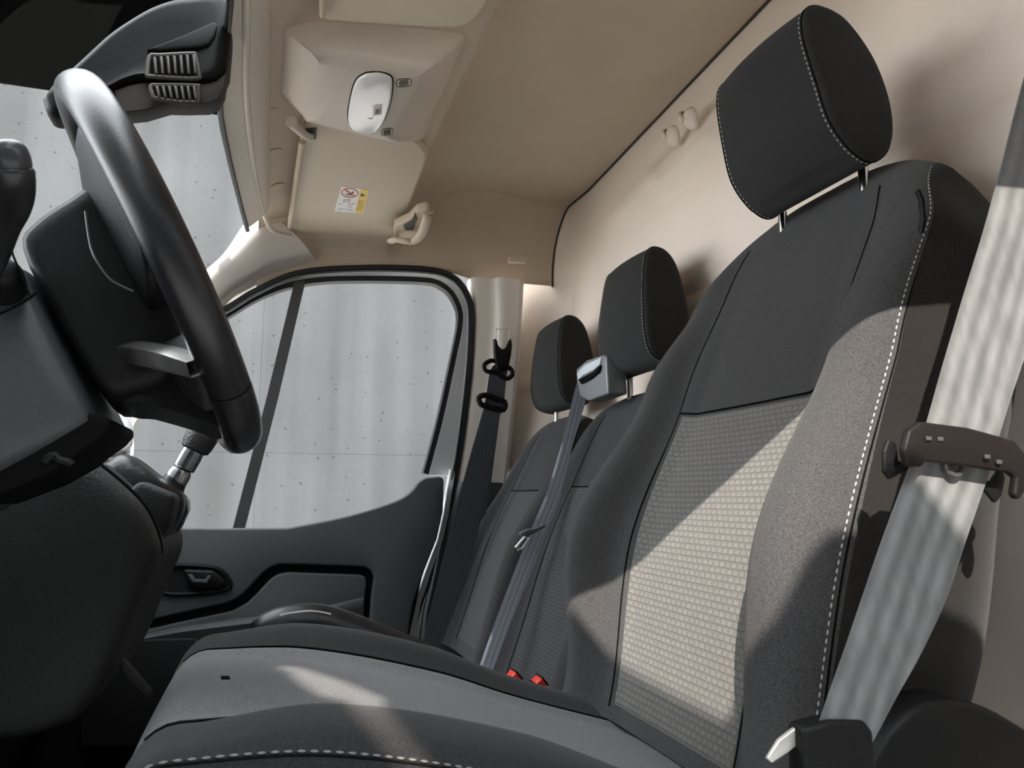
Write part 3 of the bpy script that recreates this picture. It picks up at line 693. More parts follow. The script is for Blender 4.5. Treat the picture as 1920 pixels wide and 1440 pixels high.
ta = (A[0]+B[0])/2; td = (B[0]-A[0]).normalized()
obj('top_loop', M().tube(crom([ta+td*i+V((0, j, 0)) for i, j in ((-.045, 0), (-.03, .018), (.03, .018), (.045, 0), (.03, -.012), (-.03, -.012))], 4, True), .006, 8, closed=True), BLACK, db_)
obj('top_anchor', M().tube([ta+V((0, .0, .0)), V((ta.x+.03, .20, ta.z+.05))], .010, 10), BLACK, db_)
a = at(1682, 838, y=.440); b = at(1914, 882, y=.432)
u = (b-a).normalized(); nn = V((0, -1, 0)); s = u.cross(nn).normalized(); L_ = (b-a).length; c = (a+b)/2
out = []
SCL = 1.28
oc = [(-.5, -.002), (-.47, .010), (-.38, .0165), (0, .0185), (.38, .0165), (.47, .010), (.5, -.002), (.47, -.014), (.42, -.019), (.38, -.016), (.40, -.0055), (.34, -.0035), (0, -.0045), (-.32, -.006), (-.36, -.010), (-.40, -.010), (-.46, -.012)]
if s.z < 0: s = -s
obj('slide_plate', M().prism([c+u*L_*i+s*j*SCL for i, j in oc], (0, -.007, 0)), mat('dark slide plate', (.010, .008, .0075), .5, spec=.15), db_, bev=.0022)
obj('slide_plate_lower', M().prism([c+u*L_*i+s*j*SCL+V((0, .012, 0)) for i, j in ((-.5, -.002), (-.47, .006), (-.40, .004), (-.38, -.006), (.38, -.008), (.46, .002), (.5, -.004), (.47, -.016), (.42, -.021), (.3, -.012), (-.3, -.010), (-.44, -.018), (-.49, -.014))], (0, .004, 0)), BLACK, db_, bev=.0015)
lm = mat('embossed mark', (.06, .052, .048), .5)
for px, py in ((1740, 822), (1762, 823), (1850, 856), (1872, 866)):
    obj('plate_mark', M().prism([at(px+i, py+j, y=.425 if px > 1800 else .431) for i, j in ((-5, -4), (5, -3), (5, 4), (-4, 4))], (0, -.0012, 0)), lm, db_, bev=.0003)
bc = at(1781, 873, y=.443)
bt = obj('stop_button', lathe(M(), bc, V((0, -1, 0)), [(-.006, .005), (0, .0086), (.004, .0096), (.0055, .0086), (.0055, .0058), (.004, .0056), (.004, .0032), (.0060, .0028)], 24), mat('button plastic', (.05, .05, .052), .4), db_)
tn = [(1440, 1424), (1462, 1388), (1496, 1362), (1528, 1353), (1536, 1360), (1508, 1388), (1478, 1412), (1448, 1432)]
obj('anchor_plate', M().prism([at(*p, y=.472) for p in tn], (0, .004, 0)), mat('worn bright metal', (.6, .58, .54), .4, metal=.6), db_, bev=.001)
obj('anchor_cover', M().prism([at(*p, y=.462) for p in ((1508, 1366), (1560, 1352), (1622, 1350), (1640, 1372), (1650, 1500), (1512, 1500))], (0, .02, 0)), BLACK, db_, bev=.004)
# middle belt over the bench
ml = [(1090, 704, 1116, 700, 1.545), (1081, 722, 1108, 722, 1.535), (1066, 780, 1090, 780, 1.52), (1052, 835, 1072, 840, 1.51), (1036, 890, 1060, 890, 1.50), (1021, 935, 1050, 935, 1.49), (999, 985, 1028, 990, 1.47), (975, 1045, 1006, 1048, 1.46), (946, 1120, 976, 1122, 1.44), (918, 1195, 946, 1198, 1.42), (892, 1270, 918, 1272, 1.40)]
A = crom([at(a, b, y=y) for a, b, c, d, y in ml], 5); B = crom([at(c, d, y=y-.012) for a, b, c, d, y in ml], 5)
mb = thing('seat_belt', 'blue grey belt running down the front of the passenger bench from its top guide', 'seat belt', A[-1], )
obj('strap', ribbon(A, B, .0013), BELTM, mb, ang=60)
tp = [at(*p, y=1.43) for p in ((975, 1000), (990, 992), (1004, 991), (1022, 982), (1024, 988), (1004, 999), (994, 1004), (988, 1010), (980, 1008))]
tb = obj('tongue_grip', M().prism(tp, (0, .012, 0)), mat('grey tongue plastic', (.12, .125, .13), .4), mb, bev=.002)
fr = [at(*p, y=1.43) for p in ((984, 1007), (992, 1008), (980, 1028), (970, 1031), (967, 1027))]
obj('latch_tongue', M().tube(fr, .0030, 8, closed=True), mat('bright tongue steel', (.75, .76, .78), .3, metal=.7), mb)
# far belt on the pillar
fl = [(926, 684, 954, 688, 1.925), (918, 700, 950, 706, 1.92), (910, 752, 944, 760, 1.92), (900, 790, 934, 792, 1.92), (880, 860, 922, 864, 1.925), (856, 950, 906, 955, 1.93), (832, 1045, 884, 1050, 1.935), (808, 1140, 862, 1145, 1.94), (788, 1225, 842, 1230, 1.945), (776, 1290, 826, 1292, 1.95)]
A = crom([at(a, b, y=y) for a, b, c, d, y in fl], 5); B = crom([at(c, d, y=y-.006) for a, b, c, d, y in fl], 5)
fb = thing('seat_belt', 'black belt hanging down the cream pillar beside the far door', 'seat belt', A[-1])
obj('strap', ribbon(A, B, .0015), BELTD, fb, ang=60)
obj('strap_return', ribbon([at(*p, y=1.96) for p in ((914, 770), (908, 830), (898, 905), (860, 1080))], [at(*p, y=1.955) for p in ((938, 775), (930, 835), (921, 905), (890, 1080))], .0015, n=20), BELTD, fb)
fk = [(924, 636), (929, 640), (931, 650), (938, 657), (946, 654), (951, 642), (955, 636), (957, 650), (955, 668), (950, 690), (945, 697), (930, 694), (926, 680), (924, 660)]
obj('anchor_fork', M().prism([at(*p, y=1.925) for p in fk], (0, -.018, 0)), BLACK, fb, bev=.003)
rg = [(908, 684), (922, 676), (940, 682), (958, 692), (960, 704), (948, 710), (930, 698), (912, 696)]
obj('turning_loop', M().tube(crom([at(*p, y=1.915) for p in rg], 3, True), .0065, 8, closed=True), BLACK, fb)
rg = [(898, 745), (912, 741), (930, 748), (946, 754), (944, 768), (926, 766), (906, 760), (900, 756)]
obj('retainer_clip', M().tube(crom([at(*p, y=1.915) for p in rg], 3, True), .008, 8, closed=True), BLACK, fb)
# ------------------------------------------------------------------ steering wheel and column
WC = V((-.1085, .787, .2157)); n0 = V((math.cos(.484), 0, math.sin(.484))); t0 = V((-math.sin(.484), 0, math.cos(.484)))
yw = .074; l1 = (V((0, 1, 0))*math.cos(yw)-n0*math.sin(yw)).normalized(); n1 = (n0*math.cos(yw)+V((0, 1, 0))*math.sin(yw)).normalized()
def W(t, b, c): return WC+t0*t+l1*b+n1*c
sw = thing('steering_wheel', 'black leather steering wheel with silver spoke trim', 'steering wheel', WC)
R0 = .1775
def rimarc(a0, a1, n): return [W(-math.cos(a)*R0, math.sin(a)*R0, 0) for a in [a0+(a1-a0)*i/n for i in range(n+1)]]
g = math.radians(37)
def rimpart(a0, a1, n, r=.0172, nn=22):
    rows = []
    for i in range(n+1):
        a = a0+(a1-a0)*i/n; rad = -t0*math.cos(a)+l1*math.sin(a)
        rows.append([WC+rad*R0+rad*math.cos(q)*r*.92+n1*math.sin(q)*r*1.08 for q in [2*math.pi*k/nn for k in range(nn)]])
    return M().grid(rows, cu=True, capa=True, capb=True)
obj('rim', rimpart(g, 2*math.pi-g, 100), SATIN, sw)
obj('rim_base', rimpart(-g+.008, g-.008, 36, .0176), mat('gloss black grip', (.012, .012, .013), .25), sw, label='glossier bottom section of the rim')
HP = [(-.098, .045), (-.080, .064), (-.045, .076), (-.02, .082), (-.012, .06), (-.008, -.03), (-.012, -.09), (-.04, -.113), (-.07, -.112), (-.092, -.10), (-.098, -.02)]
m = M(); rows = []
for b, k in ((-.082, .80), (-.080, .90), (-.070, .97), (-.05, 1), (0, 1.01), (.05, 1), (.070, .97), (.080, .90), (.082, .80)):
    rows.append([W(-.02+(t+.02)*k, b*.86, -.05+(c+.05)*k) for c, t in [(p.x, p.y) for p in crom([V((a, b_, 0)) for a, b_ in HP], 4, True)]])
obj('hub', m.grid(rows, cu=True, capa=True, capb=True), BLACK, sw, ang=60)
obj('hub_seam', M().tube([at(*p, y=.668) for p in smooth2([(160, 396), (163, 420), (170, 462), (183, 492), (205, 522), (228, 536), (250, 546)], 3)], .0009, 6), mat('seam shine', (.10, .10, .10), .3), sw)
LP = [(-.085, -.103), (-.04, -.085), (.0, -.10), (.006, -.14), (.002, -.170), (-.012, -.172), (-.028, -.155), (-.045, -.138), (-.068, -.117)]
m = M(); rows = []
for b, k in ((-.058, .85), (-.054, .96), (-.04, 1), (.04, 1), (.054, .96), (.058, .85)):
    rows.append([W(-.14+(t+.14)*k, b, -.04+(c+.04)*k) for c, t in [(p.x, p.y) for p in crom([V((a, b_, 0)) for a, b_ in LP], 4, True)]])
obj('spoke', m.grid(rows, cu=True, capa=True, capb=True), BLACK, sw, ang=60)
for sg in (-1, 1):
    # upper web
    pts = [(.086, .05), (.098, .11), (.092, .150), (.04, .174), (-.02, .174), (-.045, .12), (-.05, .05)]
    obj('spoke', M().prism([W(t, sg*b, -.040+.025*(b/.18)) for t, b in pts], n1*.024), BLACK, sw, bev=.006)
    pts = [(-.070, .05), (-.092, .105), (-.118, .134), (-.155, .095), (-.125, .05)]
    obj('spoke', M().prism([W(t, sg*b, -.045+.035*(b/.18)) for t, b in pts], n1*.026), GRAIN, sw, bev=.005)
    tr = [W(t, sg*b, c) for t, b, c in ((-.070, .062, -.062), (-.086, .092, -.048), (-.102, .116, -.034), (-.122, .134, -.018))]
    m = M(); rows = []
    for i, p in enumerate(tr):
        rows.append([p+t0*.006+n1*.010, p+t0*.007-n1*.006, p-t0*.006-n1*.008, p-t0*.007+n1*.010])
    obj('spoke_trim', m.grid([list(c) for c in zip(*[crom(c, 4) for c in zip(*rows)])], cv=True), SILVER, sw, label='silver spoke trim')
sc = thing('steering_column_cover', 'dark steering column shroud with stalk, left of the wheel hub', 'steering column', WC-n0*.2)
def S(t, b, c): return WC+t0*t+V((0, 1, 0))*b+n0*c
rows = []
SPp = [(-.128, -.075), (-.132, 0), (-.128, .075), (-.10, .095), (-.02, .092), (.030, .07), (.040, 0), (.030, -.07), (-.02, -.092), (-.10, -.095)]
for c, k in ((-.099, .0), (-.0995, .93), (-.104, .985), (-.118, 1.0), (-.18, 1.06), (-.26, 1.16), (-.36, 1.3)):
    rows.append([S(-.05+(p.x+.05)*k, p.y*k, c) for p in crom([V((a, b, 0)) for a, b in SPp], 4, True)])
obj('shroud', M().grid(rows, cu=True, capb=True), mat('column plastic', (.052, .053, .056), .42, bump=.2, bscale=600, spec=.35), sc, ang=60)
obj('shroud_joint', M().tube([at(*p, y=.662) for p in ((-10, 592), (18, 580), (57, 558), (68, 548))], .0012, 6), DARK, sc)
obj('shroud_joint', M().tube([at(*p, y=.662) for p in ((57, 558), (40, 515), (25, 480), (20, 462))], .0008, 6), DARK, sc)
obj('ignition_knob', lathe(M(), at(8, 532, y=.69), V((.2, -1, .1)), [(-.01, .016), (.018, .015), (.028, .012), (.032, .006)], 24), BLACK, sc)
obj('lever_latch', M().tube(crom([at(*p, y=.70) for p in ((84, 868), (90, 858), (104, 854), (112, 862), (128, 866), (134, 872))], 4), .004, 8), BLACK, sc)
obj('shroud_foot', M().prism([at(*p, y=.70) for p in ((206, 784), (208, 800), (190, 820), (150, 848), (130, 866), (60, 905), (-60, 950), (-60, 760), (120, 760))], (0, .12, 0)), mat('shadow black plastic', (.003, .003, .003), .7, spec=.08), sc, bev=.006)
stk = [(27, 312, .505), (29, 335, .51), (24, 385, .53), (8, 432, .56), (-15, 500, .62), (-40, 540, .68)]
pts = crom([at(a-4, b, y=y) for a, b, y in stk], 6)
def sr(t): return lin([(0, .0104), (.1, .0116), (.3, .0122), (.6, .0098), (1, .008)], t)
obj('stalk', M().tube(pts, sr, 20), SATIN, sc)
sa = (pts[0]-pts[2]).normalized()
obj('stalk_cap', lathe(M(), pts[0], sa, [(-.001, .0100), (.0006, .0108), (.006, .0106), (.011, .0094), (.0145, .0068), (.016, .0030)], 24), mat('stalk end cap', (.03, .031, .034), .3, spec=.3), sc)
# ------------------------------------------------------------------ dashboard
dash = thing('dashboard', 'black dashboard and knee panel filling the lower left', 'dashboard', (-.4, 1.1, FZ))
pr = smooth2([(-140, 905), (60, 872), (150, 862), (178, 876), (225, 915), (262, 955), (284, 1000), (293, 1040), (284, 1080), (262, 1125), (235, 1195), (205, 1265), (175, 1315), (140, 1356), (100, 1374), (30, 1392), (-140, 1400)], 4)
rows = []
base_pts = [at(*p, y=.98) for p in pr]; cc = V((-.30, .98, -.12))
for dy, k in ((0, .0), (0, .80), (.002, .90), (.006, .95), (.016, .985), (.034, 1.0), (.30, 1.0)):
    rows.append([V((cc.x+(p.x-cc.x)*k, .975+dy, cc.z+(p.z-cc.z)*k)) for p in base_pts])
obj('knee_panel', M().grid(rows, cu=True, capb=True), GRAIN, dash, ang=60)
obj('dash_body', M().prism([V((-.36, .26, .10)), V((-.42, .26, .155)), V((-.80, .26, .10)), V((-.9, .26, -.2)), V((-.86, .26, FZ)), V((-.52, .26, FZ)), V((-.42, .26, -.40)), V((-.37, .26, -.15))], (0, 1.78, 0)), BLACK, dash, bev=.02)
# console side strip and lip seen past the knee panel
edge = [(168, 866), (190, 880), (235, 918), (270, 958), (291, 1005), (297, 1040)]
obj('panel_gap', M().tube(crom([at(p[0]+3, p[1]-2, y=1.03) for p in edge], 4), .004, 8), DARK, dash)
obj('console_side', M().prism([at(*p, y=1.06) for p in ((262, 900), (330, 930), (318, 985), (300, 1020), (296, 1045), (283, 1100), (250, 1160), (215, 1230), (150, 1300), (150, 1000))], (0, .18, 0)), GRAIN, dash, bev=.008)
obj('console_lip', M().tube(crom([at(*p, y=1.055) for p in ((276, 1107), (266, 1109), (258, 1117), (250, 1135))], 3), .0012, 6), GREYRUB, dash)
# floor tunnel edges
obj('tunnel_trim', M().prism([at(*p, y=1.06) for p in ((222, 1232), (232, 1240), (285, 1302), (275, 1312), (225, 1260))], (0, .02, 0)), GRAIN, dash, bev=.003)
# far end vent, white surround
vt = thing('dashboard_vent', 'slatted end vent at the far end of the dashboard under the hub', 'vent', at(205, 830, y=1.75))
vq = [at(*p, y=1.75) for p in ((150, 800), (205, 772), (236, 800), (238, 852), (190, 860), (150, 850))]
obj('vent_body', M().prism(vq, (0, .05, 0)), mat('pale vent surround', (.42, .43, .45), .35), vt, bev=.006)
for i in range(6):
    a = at(172+9*i, 858-10*i*.9, y=1.742); b = at(200+6.5*i, 858-3*i, y=1.742)
    a = at(176+i*8, 842-i*9, y=1.742); b = at(196+i*7, 862-i*8, y=1.742)
    obj('slat', M().prism([a, a+V((0, 0, .005)), b+V((0, 0, .005)), b], (0, -.004, 0)), DARK, vt)
bz = [(214, 792), (222, 778), (236, 776), (245, 792), (247, 815), (243, 838), (222, 845), (224, 820), (220, 805)]
obj('vent_bezel', M().prism([at(*p, y=1.72) for p in smooth2(bz, 3)], (0, .02, 0)), WHITE, vt, bev=.004)
# gear lever
gv = thing('gear_lever', 'gear lever with leather knob, steel collar and black gaiter below the wheel', 'gear lever', at(260, 960, y=1.15))
def lx(a, b, k): return a+(b-a)*k
k0 = at(396, 796, y=1.15); k1 = at(352, 838, y=1.15) ; 
top_ = at(378, 812, y=1.15); low = at(326, 905, y=1.15); ax = (top_-low).normalized()
obj('knob', lathe(M(), at(371, 832, y=1.15), ax, [(-.012, .014), (-.009, .0195), (.0, .0215), (.012, .0225), (.026, .021), (.036, .015), (.040, .006)], 26), mat('grained leather', (.02, .02, .021), .45, bump=.8, bscale=260), gv)
obj('collar', lathe(M(), at(357, 856, y=1.15), ax, [(-.020, .0125), (-.018, .0150), (.0, .0155), (.012, .0145), (.014, .012)], 26), mat('dark steel', (.30, .31, .33), .22, metal=1), gv)
obj('shaft', lathe(M(), at(343, 880, y=1.15), ax, [(-.02, .0085), (.018, .0085)], 20), CHROME, gv)
obj('lower_collar', lathe(M(), at(334, 893, y=1.15), ax, [(-.012, .0115), (-.010, .0155), (.004, .0160), (.010, .0140), (.012, .010)], 26), mat('steel ring', (.5, .5, .52), .2, metal=1), gv)
obj('boot_neck', lathe(M(), at(326, 905, y=1.15), ax, [(-.016, .019), (-.004, .0175), (.008, .015)], 24), SATIN, gv)
rows = []
gb = [((174, 868), (300, 1040), .050), ((200, 868), (320, 1005), .055), ((232, 852), (338, 978), .050), ((262, 862), (348, 948), .040), ((290, 885), (345, 925), .026), ((312, 897), (335, 916), .018)]
import random as _r
for gi, (a, b, hw_) in enumerate(gb):
    A_ = at(*a, y=1.15); B_ = at(*b, y=1.15); c_ = (A_+B_)/2; ra = (A_-B_)/2; row = []
    for k in range(28):
        q = 2*math.pi*k/28; fold = 1+.05*math.sin(3*q+gi*1.9)+.03*math.sin(5*q-gi)
        ca, sa = math.cos(q), math.sin(q); ca = math.copysign(abs(ca)**.8, ca); sa = math.copysign(abs(sa)**.8, sa)
        row.append(c_+ra*ca*(fold if 0 < k < 27 and abs(ca) < .95 else 1)+V((0, 1, 0))*sa*hw_*fold)
    rows.append(row)
obj('gaiter', M().grid([list(c) for c in zip(*[crom(c, 4) for c in zip(*rows)])], cv=True), mat('black leather gaiter', (.007, .007, .0075), .42, bump=.5, bscale=90), gv, ang=70)
bz = [(350, 935), (352, 955), (336, 990), (322, 1008), (310, 1036), (300, 1038), (284, 1000), (262, 960), (235, 925), (200, 895)]
obj('gaiter_frame', M().prism([at(*p, y=1.19) for p in bz], (0, .05, 0)), mat('gloss frame', (.02, .02, .021), .25), gv, bev=.005)
# ------------------------------------------------------------------ windscreen camera housing
hs = thing('windscreen_sensor_housing', 'black moulded cover with two slatted vents hanging at the top of the windscreen', 'sensor cover', at(300, 180, y=1.1))
up_ = [(76, 186), (92, 164), (130, 132), (165, 100), (200, 68), (240, 40), (285, 14), (330, -2), (380, -8), (420, -10), (433, 10), (434, 60), (430, 110), (424, 140), (414, 165)]
lo_ = [(78, 198), (100, 208), (150, 200), (190, 182), (215, 166), (265, 152), (330, 152), (380, 154), (400, 150), (412, 140)]
ring_ = up_[:-2]+[(428, 128), (418, 146), (400, 153), (380, 155), (330, 153), (265, 153), (240, 158), (214, 168), (180, 186), (140, 203), (110, 214), (86, 209)]
ring_ = smooth2(ring_+[ring_[0]], 3)[:-1]
P3 = [at(*p, y=1.03) for p in ring_]; cc = sum(P3, V((0, 0, 0)))/len(P3)
rows = []
for dy, k in ((.004, .0), (.004, .55), (.0, .80), (.004, .93), (.014, .985), (.03, 1.0), (.05, 1.0)):
    rows.append([V((cc.x+(p.x-cc.x)*k, 1.02+dy, cc.z+(p.z-cc.z)*k)) for p in P3])
hm = mat('housing plastic', (.006, .006, .006), .42, spec=.12, bump=.15, bscale=800)
obj('cover', M().grid(rows, cu=True, capb=True), hm, hs, ang=70)
# lower lip half
lowr = [(214, 170), (240, 160), (265, 155), (330, 155), (385, 157), (404, 152), (420, 140), (426, 128), (420, 165), (408, 186), (390, 193), (350, 194), (315, 193), (270, 206), (235, 210), (222, 196)]
obj('lower_cover', M().prism([at(*p, y=1.03) for p in lowr], (0, .035, 0)), mat('taupe lower housing', (.035, .031, .028), .55, spec=.2), hs, bev=.012)
# raised fin
obj('cover_fin', M().prism([at(*p, y=1.016) for p in ((272, 92), (340, 66), (398, 40), (408, 42), (404, 68), (392, 84), (370, 88), (300, 94))], (0, .02, 0)), hm, hs, bev=.008)
def vent(outl, slats, y, tilt):
    P = [at(*p, y=y) for p in outl]
    v_ = obj('vent', M().prism([at(*p, y=y-.002) for p in outl], (0, .006, 0)), DARK, hs)
    obj('vent_frame', M().tube(crom(P, 3, True), .003, 8, closed=True), mat('vent frame plastic', (.06, .054, .049), .45, spec=.3), v_)
    for (x0, y0, x1, y1) in slats:
        a = at(x0, y0, y=y-.004); b = at(x1, y1, y=y-.004); wv = V((.0035, 0, 0))
        obj('slat', M().prism([a, a+wv, b+wv, b], (0, -.006, 0)), mat('vent slat plastic', (.06, .054, .048), .4, spec=.3) if 'vent slat plastic' not in bpy.data.materials else bpy.data.materials['vent slat plastic'], v_, bev=.0009, seg=2)
vent([(281, 106), (300, 104), (361, 101), (366, 106), (373, 138), (370, 147), (335, 147), (280, 143), (277, 138)], [(288+12.2*i, 110-i*.8, 291+12.2*i, 141) for i in range(7)], 1.014, 0)
vent([(283, 162), (300, 160), (368, 161), (372, 166), (370, 190), (362, 192), (330, 191), (292, 184), (287, 178)], [(292+11.6*i, 164, 297+11.4*i, 184+min(i, 4)*1.2) for i in range(7)], 1.014, 0)
# ------------------------------------------------------------------ overhead console
oc_ = thing('overhead_console', 'beige box console with dome lamp under the front shelf', 'overhead console', (.13, 1.22, .70))
topr = [at(*p, z=.695) for p in ((522, 62), (527, 45), (700, 52), (860, 68), (868, 78), (862, 100), (800, 245), (788, 262), (740, 264), (576, 224), (568, 218), (520, 166), (518, 150))]
botr = [at(*p, z=zz) for p, zz in (((578, 100), .650), ((592, 99), .650), ((690, 112), .643), ((790, 128), .640), ((802, 130), .640), ((806, 140), .640), ((745, 250), .640), ((740, 264), .640), ((730, 266), .640), ((585, 232), .650), ((574, 222), .650), ((562, 204), .652), ((560, 190), .652))]
rows = []
for k, pull in ((0, 0), (.25, 0), (.72, .0), (.86, .003), (.95, .010), (1.0, .022)):
    c_ = sum(botr, V((0, 0, 0)))/len(botr)
    rows.append([a.lerp(b, min(1, k))+((c_-b).normalized()*pull if pull else V((0, 0, 0)))+V((0, 0, -.004 if k == 1 else 0)) for a, b in zip(topr, botr)])
rows = [[v_+V((0, 0, .02)) for v_ in topr]]+rows
rows = [[p for p in resample(crom(r, 5, True), 90, True)] for r in rows]
obj('console_body', M().grid(rows, cu=True, capb=True), BEIGEP, oc_, ang=75)
def onb(px, py, off_=0):
    """point on the console's lower face"""
    r = ray(px, py); A_, B_, C_ = rows[-1][0], rows[-1][30], rows[-1][60]; n_ = (B_-A_).cross(C_-A_).normalized()
    if n_.z > 0: n_ = -n_
    return r*(A_.dot(n_)/r.dot(n_))+n_*off_
dl = [(688, 134), (712, 133), (730, 139), (736, 150), (733, 185), (722, 220), (708, 240), (694, 246), (670, 243), (656, 232), (653, 210), (660, 170), (670, 145)]
nb = (onb(700, 200, .01)-onb(700, 200)).normalized()
dm = obj('dome_lamp', M().prism([onb(*p, -.002) for p in smooth2(dl+[dl[0]], 4)[:-1]], nb*.009), LENS, oc_, bev=.0035)
obj('lamp_bezel', M().tube([onb(*p, .001) for p in smooth2(dl+[dl[0]], 4)[:-1]], .0016, 8, closed=True), DARK, oc_)
sqr = [(702, 192), (717, 190), (719, 205), (704, 208)]
obj('lamp_switch', M().prism([onb(*p, .006) for p in ((700, 191), (717, 189), (716, 206), (699, 209))], nb*.003), BEIGEP, oc_, bev=.0012)
obj('switch_mark', M().prism([onb(*p, .0092) for p in ((705, 196), (713, 195), (712, 203), (704, 204))], nb*.0006), GREYRUB, oc_)
obj('lens_line', M().tube([onb(*p, .0072) for p in ((691, 214), (697, 216), (700, 212))], .0006, 6), GREYRUB, oc_)
for cx, cy, rx, ry, nl in ((757, 154, 14, 7.5, 5), (726, 246, 11, 6.5, 6)):
    ovl = [(cx+math.copysign(abs(math.cos(a))**.6, math.cos(a))*rx, cy+math.copysign(abs(math.sin(a))**.6, math.sin(a))*ry-math.cos(a)*1.5) for a in [2*math.pi*k/28 for k in range(28)]]
    g_ = obj('microphone_grille', M().prism([onb(*p, -.001) for p in ovl], nb*.002), BEIGEP, oc_, bev=.0006)
    obj('grille_rim', M().tube([onb(*p, .0012) for p in ovl], .0005, 6, closed=True), DARK, g_)
    for i in range(nl):
        yy = cy-ry*.62+ry*1.24*i/(nl-1); w2 = rx*.68*(1-.25*abs(i-(nl-1)/2)/(nl/2))
        obj('slot', M().tube([onb(cx-w2, yy+1.3, .0012), onb(cx+w2, yy-1.3, .0012)], .0006, 6), DARK, g_)
# ------------------------------------------------------------------ sun visors
def slab(name, outl, z0, tilt, th, m_, parent, bev=.006, **k):
    P = [at(*p, n=(tilt, 0, 1), d=z0) for p in outl]
    return obj(name, M().prism(P, (0, 0, th)), m_, parent, bev=bev, seg=4, **k)
vs_ = thing('sun_visor', 'beige passenger sun visor with a white and yellow warning sticker', 'sun visor', at(670, 340, z=.67))
vo = [(566, 236), (572, 226), (600, 224), (740, 252), (772, 262), (790, 272), (799, 288), (800, 300), (748, 440), (740, 452), (728, 459), (640, 463), (606, 460), (590, 455), (576, 448), (566, 443), (546, 441), (540, 434), (541, 424), (558, 300)]
slab('visor_body', vo, .672, -.05, .016, VISOR, vs_)
obj('visor_rib', M().tube([at(*p, n=(-.05, 0, 1), d=.668) for p in ((566, 266), (556, 330), (543, 425))], .0055, 10), VISOR, vs_)
obj('hinge_pin', M().tube([at(*p, n=(-.05, 0, 1), d=.668) for p in ((543, 430), (546, 446))], .0035, 8), BEIGEP, vs_)
obj('hinge_notch', M().prism([at(*p, n=(-.05, 0, 1), d=.6705) for p in ((572, 242), (594, 240), (592, 262), (574, 260))], (0, 0, .004)), mat('brown notch', (.05, .04, .03), .8), vs_, bev=.001)
obj('hinge_arm', M().tube([at(*p, n=(-.05, 0, 1), d=.664) for p in ((546, 228), (556, 238), (570, 252), (584, 258))], lambda t: .011-.004*t, 12), BEIGEP, vs_, label='swivel arm of the visor')
def stk_(outl, m_, d_): return M().prism([at(*p, n=(-.05, 0, 1), d=d_) for p in outl], (0, 0, .0006))
# sticker in its own frame: u across (px), v down
s00, s10, s01, s11 = [at(*p, n=(-.05, 0, 1), d=.6712) for p in ((640, 349), (692, 356), (627, 396), (681, 400))]
def sp(u, v, o=0): return s00.lerp(s10, u).lerp(s01.lerp(s11, u), v)+V((0, 0, -o))
def quad(u0, v0, u1, v1, o): return M().prism([sp(u0, v0, o), sp(u1, v0, o), sp(u1, v1, o), sp(u0, v1, o)], (0, 0, .0004))
stc = obj('warning_sticker', quad(0, 0, .70, 1, .0), PAPER, vs_, label='white and yellow warning sticker')
obj('sticker_band', quad(.70, 0, 1, 1, .0), YELLOW, stc)
ci = [sp(.35+.29*math.cos(a), .20+.165*math.sin(a), .0004) for a in [2*math.pi*k/28 for k in range(28)]]
obj('ban_ring', M().tube(ci, .0012, 6, closed=True), INKR, stc)
obj('ban_bar', M().tube([sp(.15, .10, .0006), sp(.55, .31, .0006)], .0011, 6), INKR, stc)
obj('child_seat_mark', M().prism([sp(u, v, .0005) for u, v in ((.24, .24), (.38, .25), (.46, .12), (.50, .14), (.42, .30), (.22, .28))], (0, 0, .0003)), INK, stc)
m = M()
for (u0, v0, u1, v1) in ((.30, .42, .34, .58), (.38, .40, .41, .52), (.20, .46, .26, .60)): m.prism([sp(u0, v0, .0005), sp(u1, v0, .0005), sp(u1, v1, .0005), sp(u0, v1, .0005)], (0, 0, .0002))
obj('pictogram', m, INKG, stc)
ci = [sp(.50+.12*math.cos(a), .56+.09*math.sin(a), .0004) for a in [2*math.pi*k/16 for k in range(12)]]
obj('airbag_mark', M().tube(ci, .0007, 6), INKR, stc)
m = M()
for (u0, v0, u1, v1) in ((.08, .66, .18, .70), (.36, .72, .56, .74), (.42, .77, .58, .79), (.10, .86, .34, .88), (.40, .86, .62, .88), (.10, .92, .26, .94), (.42, .92, .64, .94)): m.prism([sp(u0, v0, .0005), sp(u1, v0, .0005), sp(u1, v1, .0005), sp(u0, v1, .0005)], (0, 0, .0002))
obj('small_print', m, INKG, stc)
obj('warning_triangle', M().prism([sp(.75, .16, .0005), sp(.75, .30, .0005), sp(.93, .23, .0005)], (0, 0, .0002)), INK, stc)
m = M()
for i in range(7):
    v0 = .44+.068*i; m.prism([sp(.74, v0, .0005), sp(.78, v0+.012, .0005), sp(.92, v0+.012, .0005), sp(.92, v0+.038, .0005), sp(.86, v0+.030, .0005), sp(.74, v0+.040, .0005)], (0, 0, .0002))
obj('band_lettering', m, mat('faded brown ink', (.45, .28, .05), .6), stc)
vd = thing('sun_visor', 'beige driver sun visor cut off by the top edge', 'sun visor', at(740, 0, z=.67))
slab('visor_body', [(602, -120), (601, 20), (603, 33), (612, 39), (700, 46), (800, 52), (850, 54), (880, 46), (898, 30), (910, 10), (960, -120)], .665, -.02, .016, VISOR, vd)
obj('visor_rib', M().tube([at(*p, z=.661) for p in ((604, -60), (604, 30))], .004, 8), VISOR, vd)
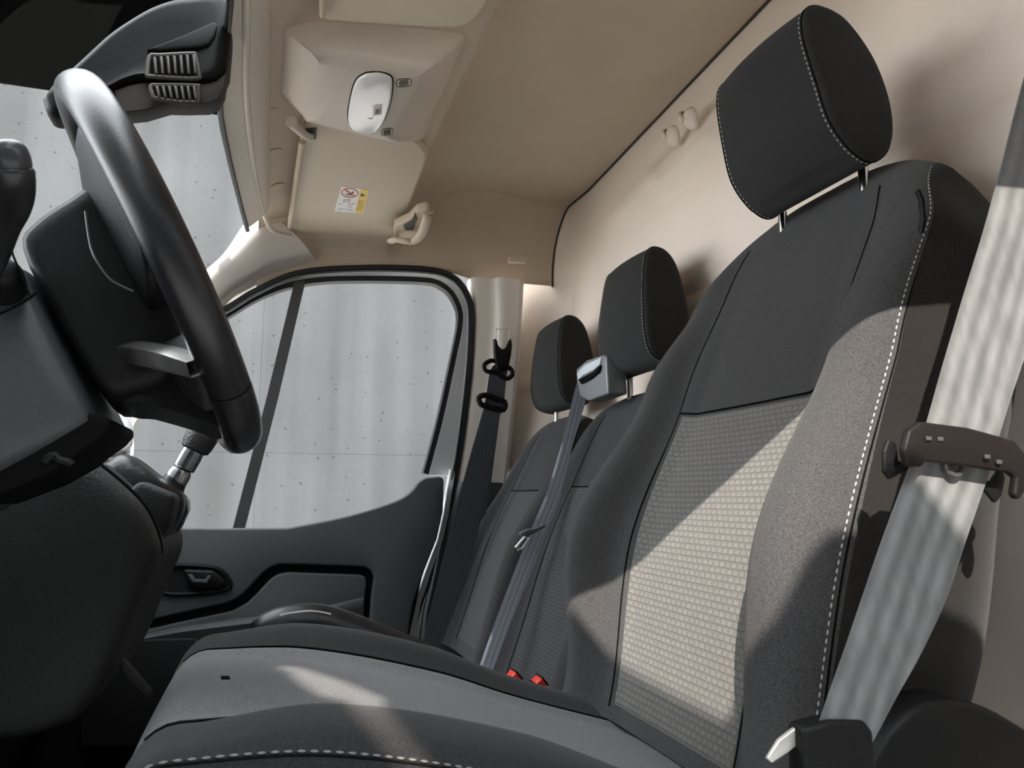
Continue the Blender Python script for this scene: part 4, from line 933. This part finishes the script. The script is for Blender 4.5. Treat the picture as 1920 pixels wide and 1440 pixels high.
# grab handle
gh = thing('grab_handle', 'beige grab handle at the ceiling edge above the far door', 'grab handle', at(780, 420, z=.64))
m = [at(*p) if False else at(p[0], p[1], z=p[2]) for p in ((734, 452, .655), (742, 449, .640), (760, 452, .632), (776, 452, .632), (790, 440, .634), (798, 420, .640), (804, 400, .655), (806, 392, .68))]
rows = []; pth = crom(m, 6)
for i, p in enumerate(pth):
    t = (pth[min(i+1, len(pth)-1)]-pth[max(i-1, 0)]).normalized(); s = t.cross(V((0, 0, 1))).normalized(); u = s.cross(t)
    rows.append([p+s*math.cos(q)*.012+u*math.sin(q)*.007 for q in [2*math.pi*k/14 for k in range(14)]])
obj('grip', M().grid(rows, cu=True, capa=True, capb=True), BEIGE, gh)
obj('handle_mount', M().prism([at(p[0], p[1], z=.655) for p in ((738, 425), (766, 412), (782, 396), (800, 392), (806, 398), (786, 450), (740, 455))], (0, 0, .02)), BEIGE, gh, bev=.004)
obj('handle_gap_shade', M().prism([at(p[0], p[1], z=.652) for p in ((756, 424), (772, 414), (778, 402), (782, 412), (774, 432), (760, 432))], (0, 0, .006)), mat('brown shadow gap', (.06, .045, .035), .8), gh, bev=.001)  # flat dark patch; shade of the handle opening put into its colour
# ------------------------------------------------------------------ coat hooks
for px, py, lb in ((1289, 217, 'beige coat hook on the bulkhead, the upper of two'), (1256, 250, 'beige coat hook on the bulkhead, the lower of two')):
    c_ = at(px+20, py+6, x=.800); h = thing('coat_hook', lb, 'coat hook', c_, group='coat hooks on the bulkhead')
    rows = []
    prf = [(-.006, .004, .016), (-.002, .014, .018), (.006, .020, .018), (.016, .021, .014), (.026, .018, .008), (.033, .013, .0), (.037, .006, -.004)]
    for i, (h_, r_, o_) in enumerate(prf):
        rows.append([c_+V((-.012-o_*.5+math.sin(q)*r_*.55, math.cos(q)*r_, .014-h_)) for q in [2*math.pi*k/18 for k in range(18)]])
    obj('hook_body', M().grid(rows, cu=True, capa=True, capb=True), BULK, h, ang=60)
    obj('hook_tip', M().tube(crom([c_+V((-.03, .008, -.004)), c_+V((-.034, .014, .008)), c_+V((-.026, .018, .017)), c_+V((-.012, .016, .017))], 4), .005, 10), BULK, h)
    obj('hook_hole', lathe(M(), c_+V((-.026, .010, .012)), V((-1, 0, .4)), [(0, .003), (.004, .003)], 12), mat('hook hole', (.04, .03, .025), .8), h)
# ------------------------------------------------------------------ lift everything so the ground outside is at 0
for o in SC.objects:
    if o.parent is None and o.type in {'MESH', 'EMPTY'}: o.location.z += GZ
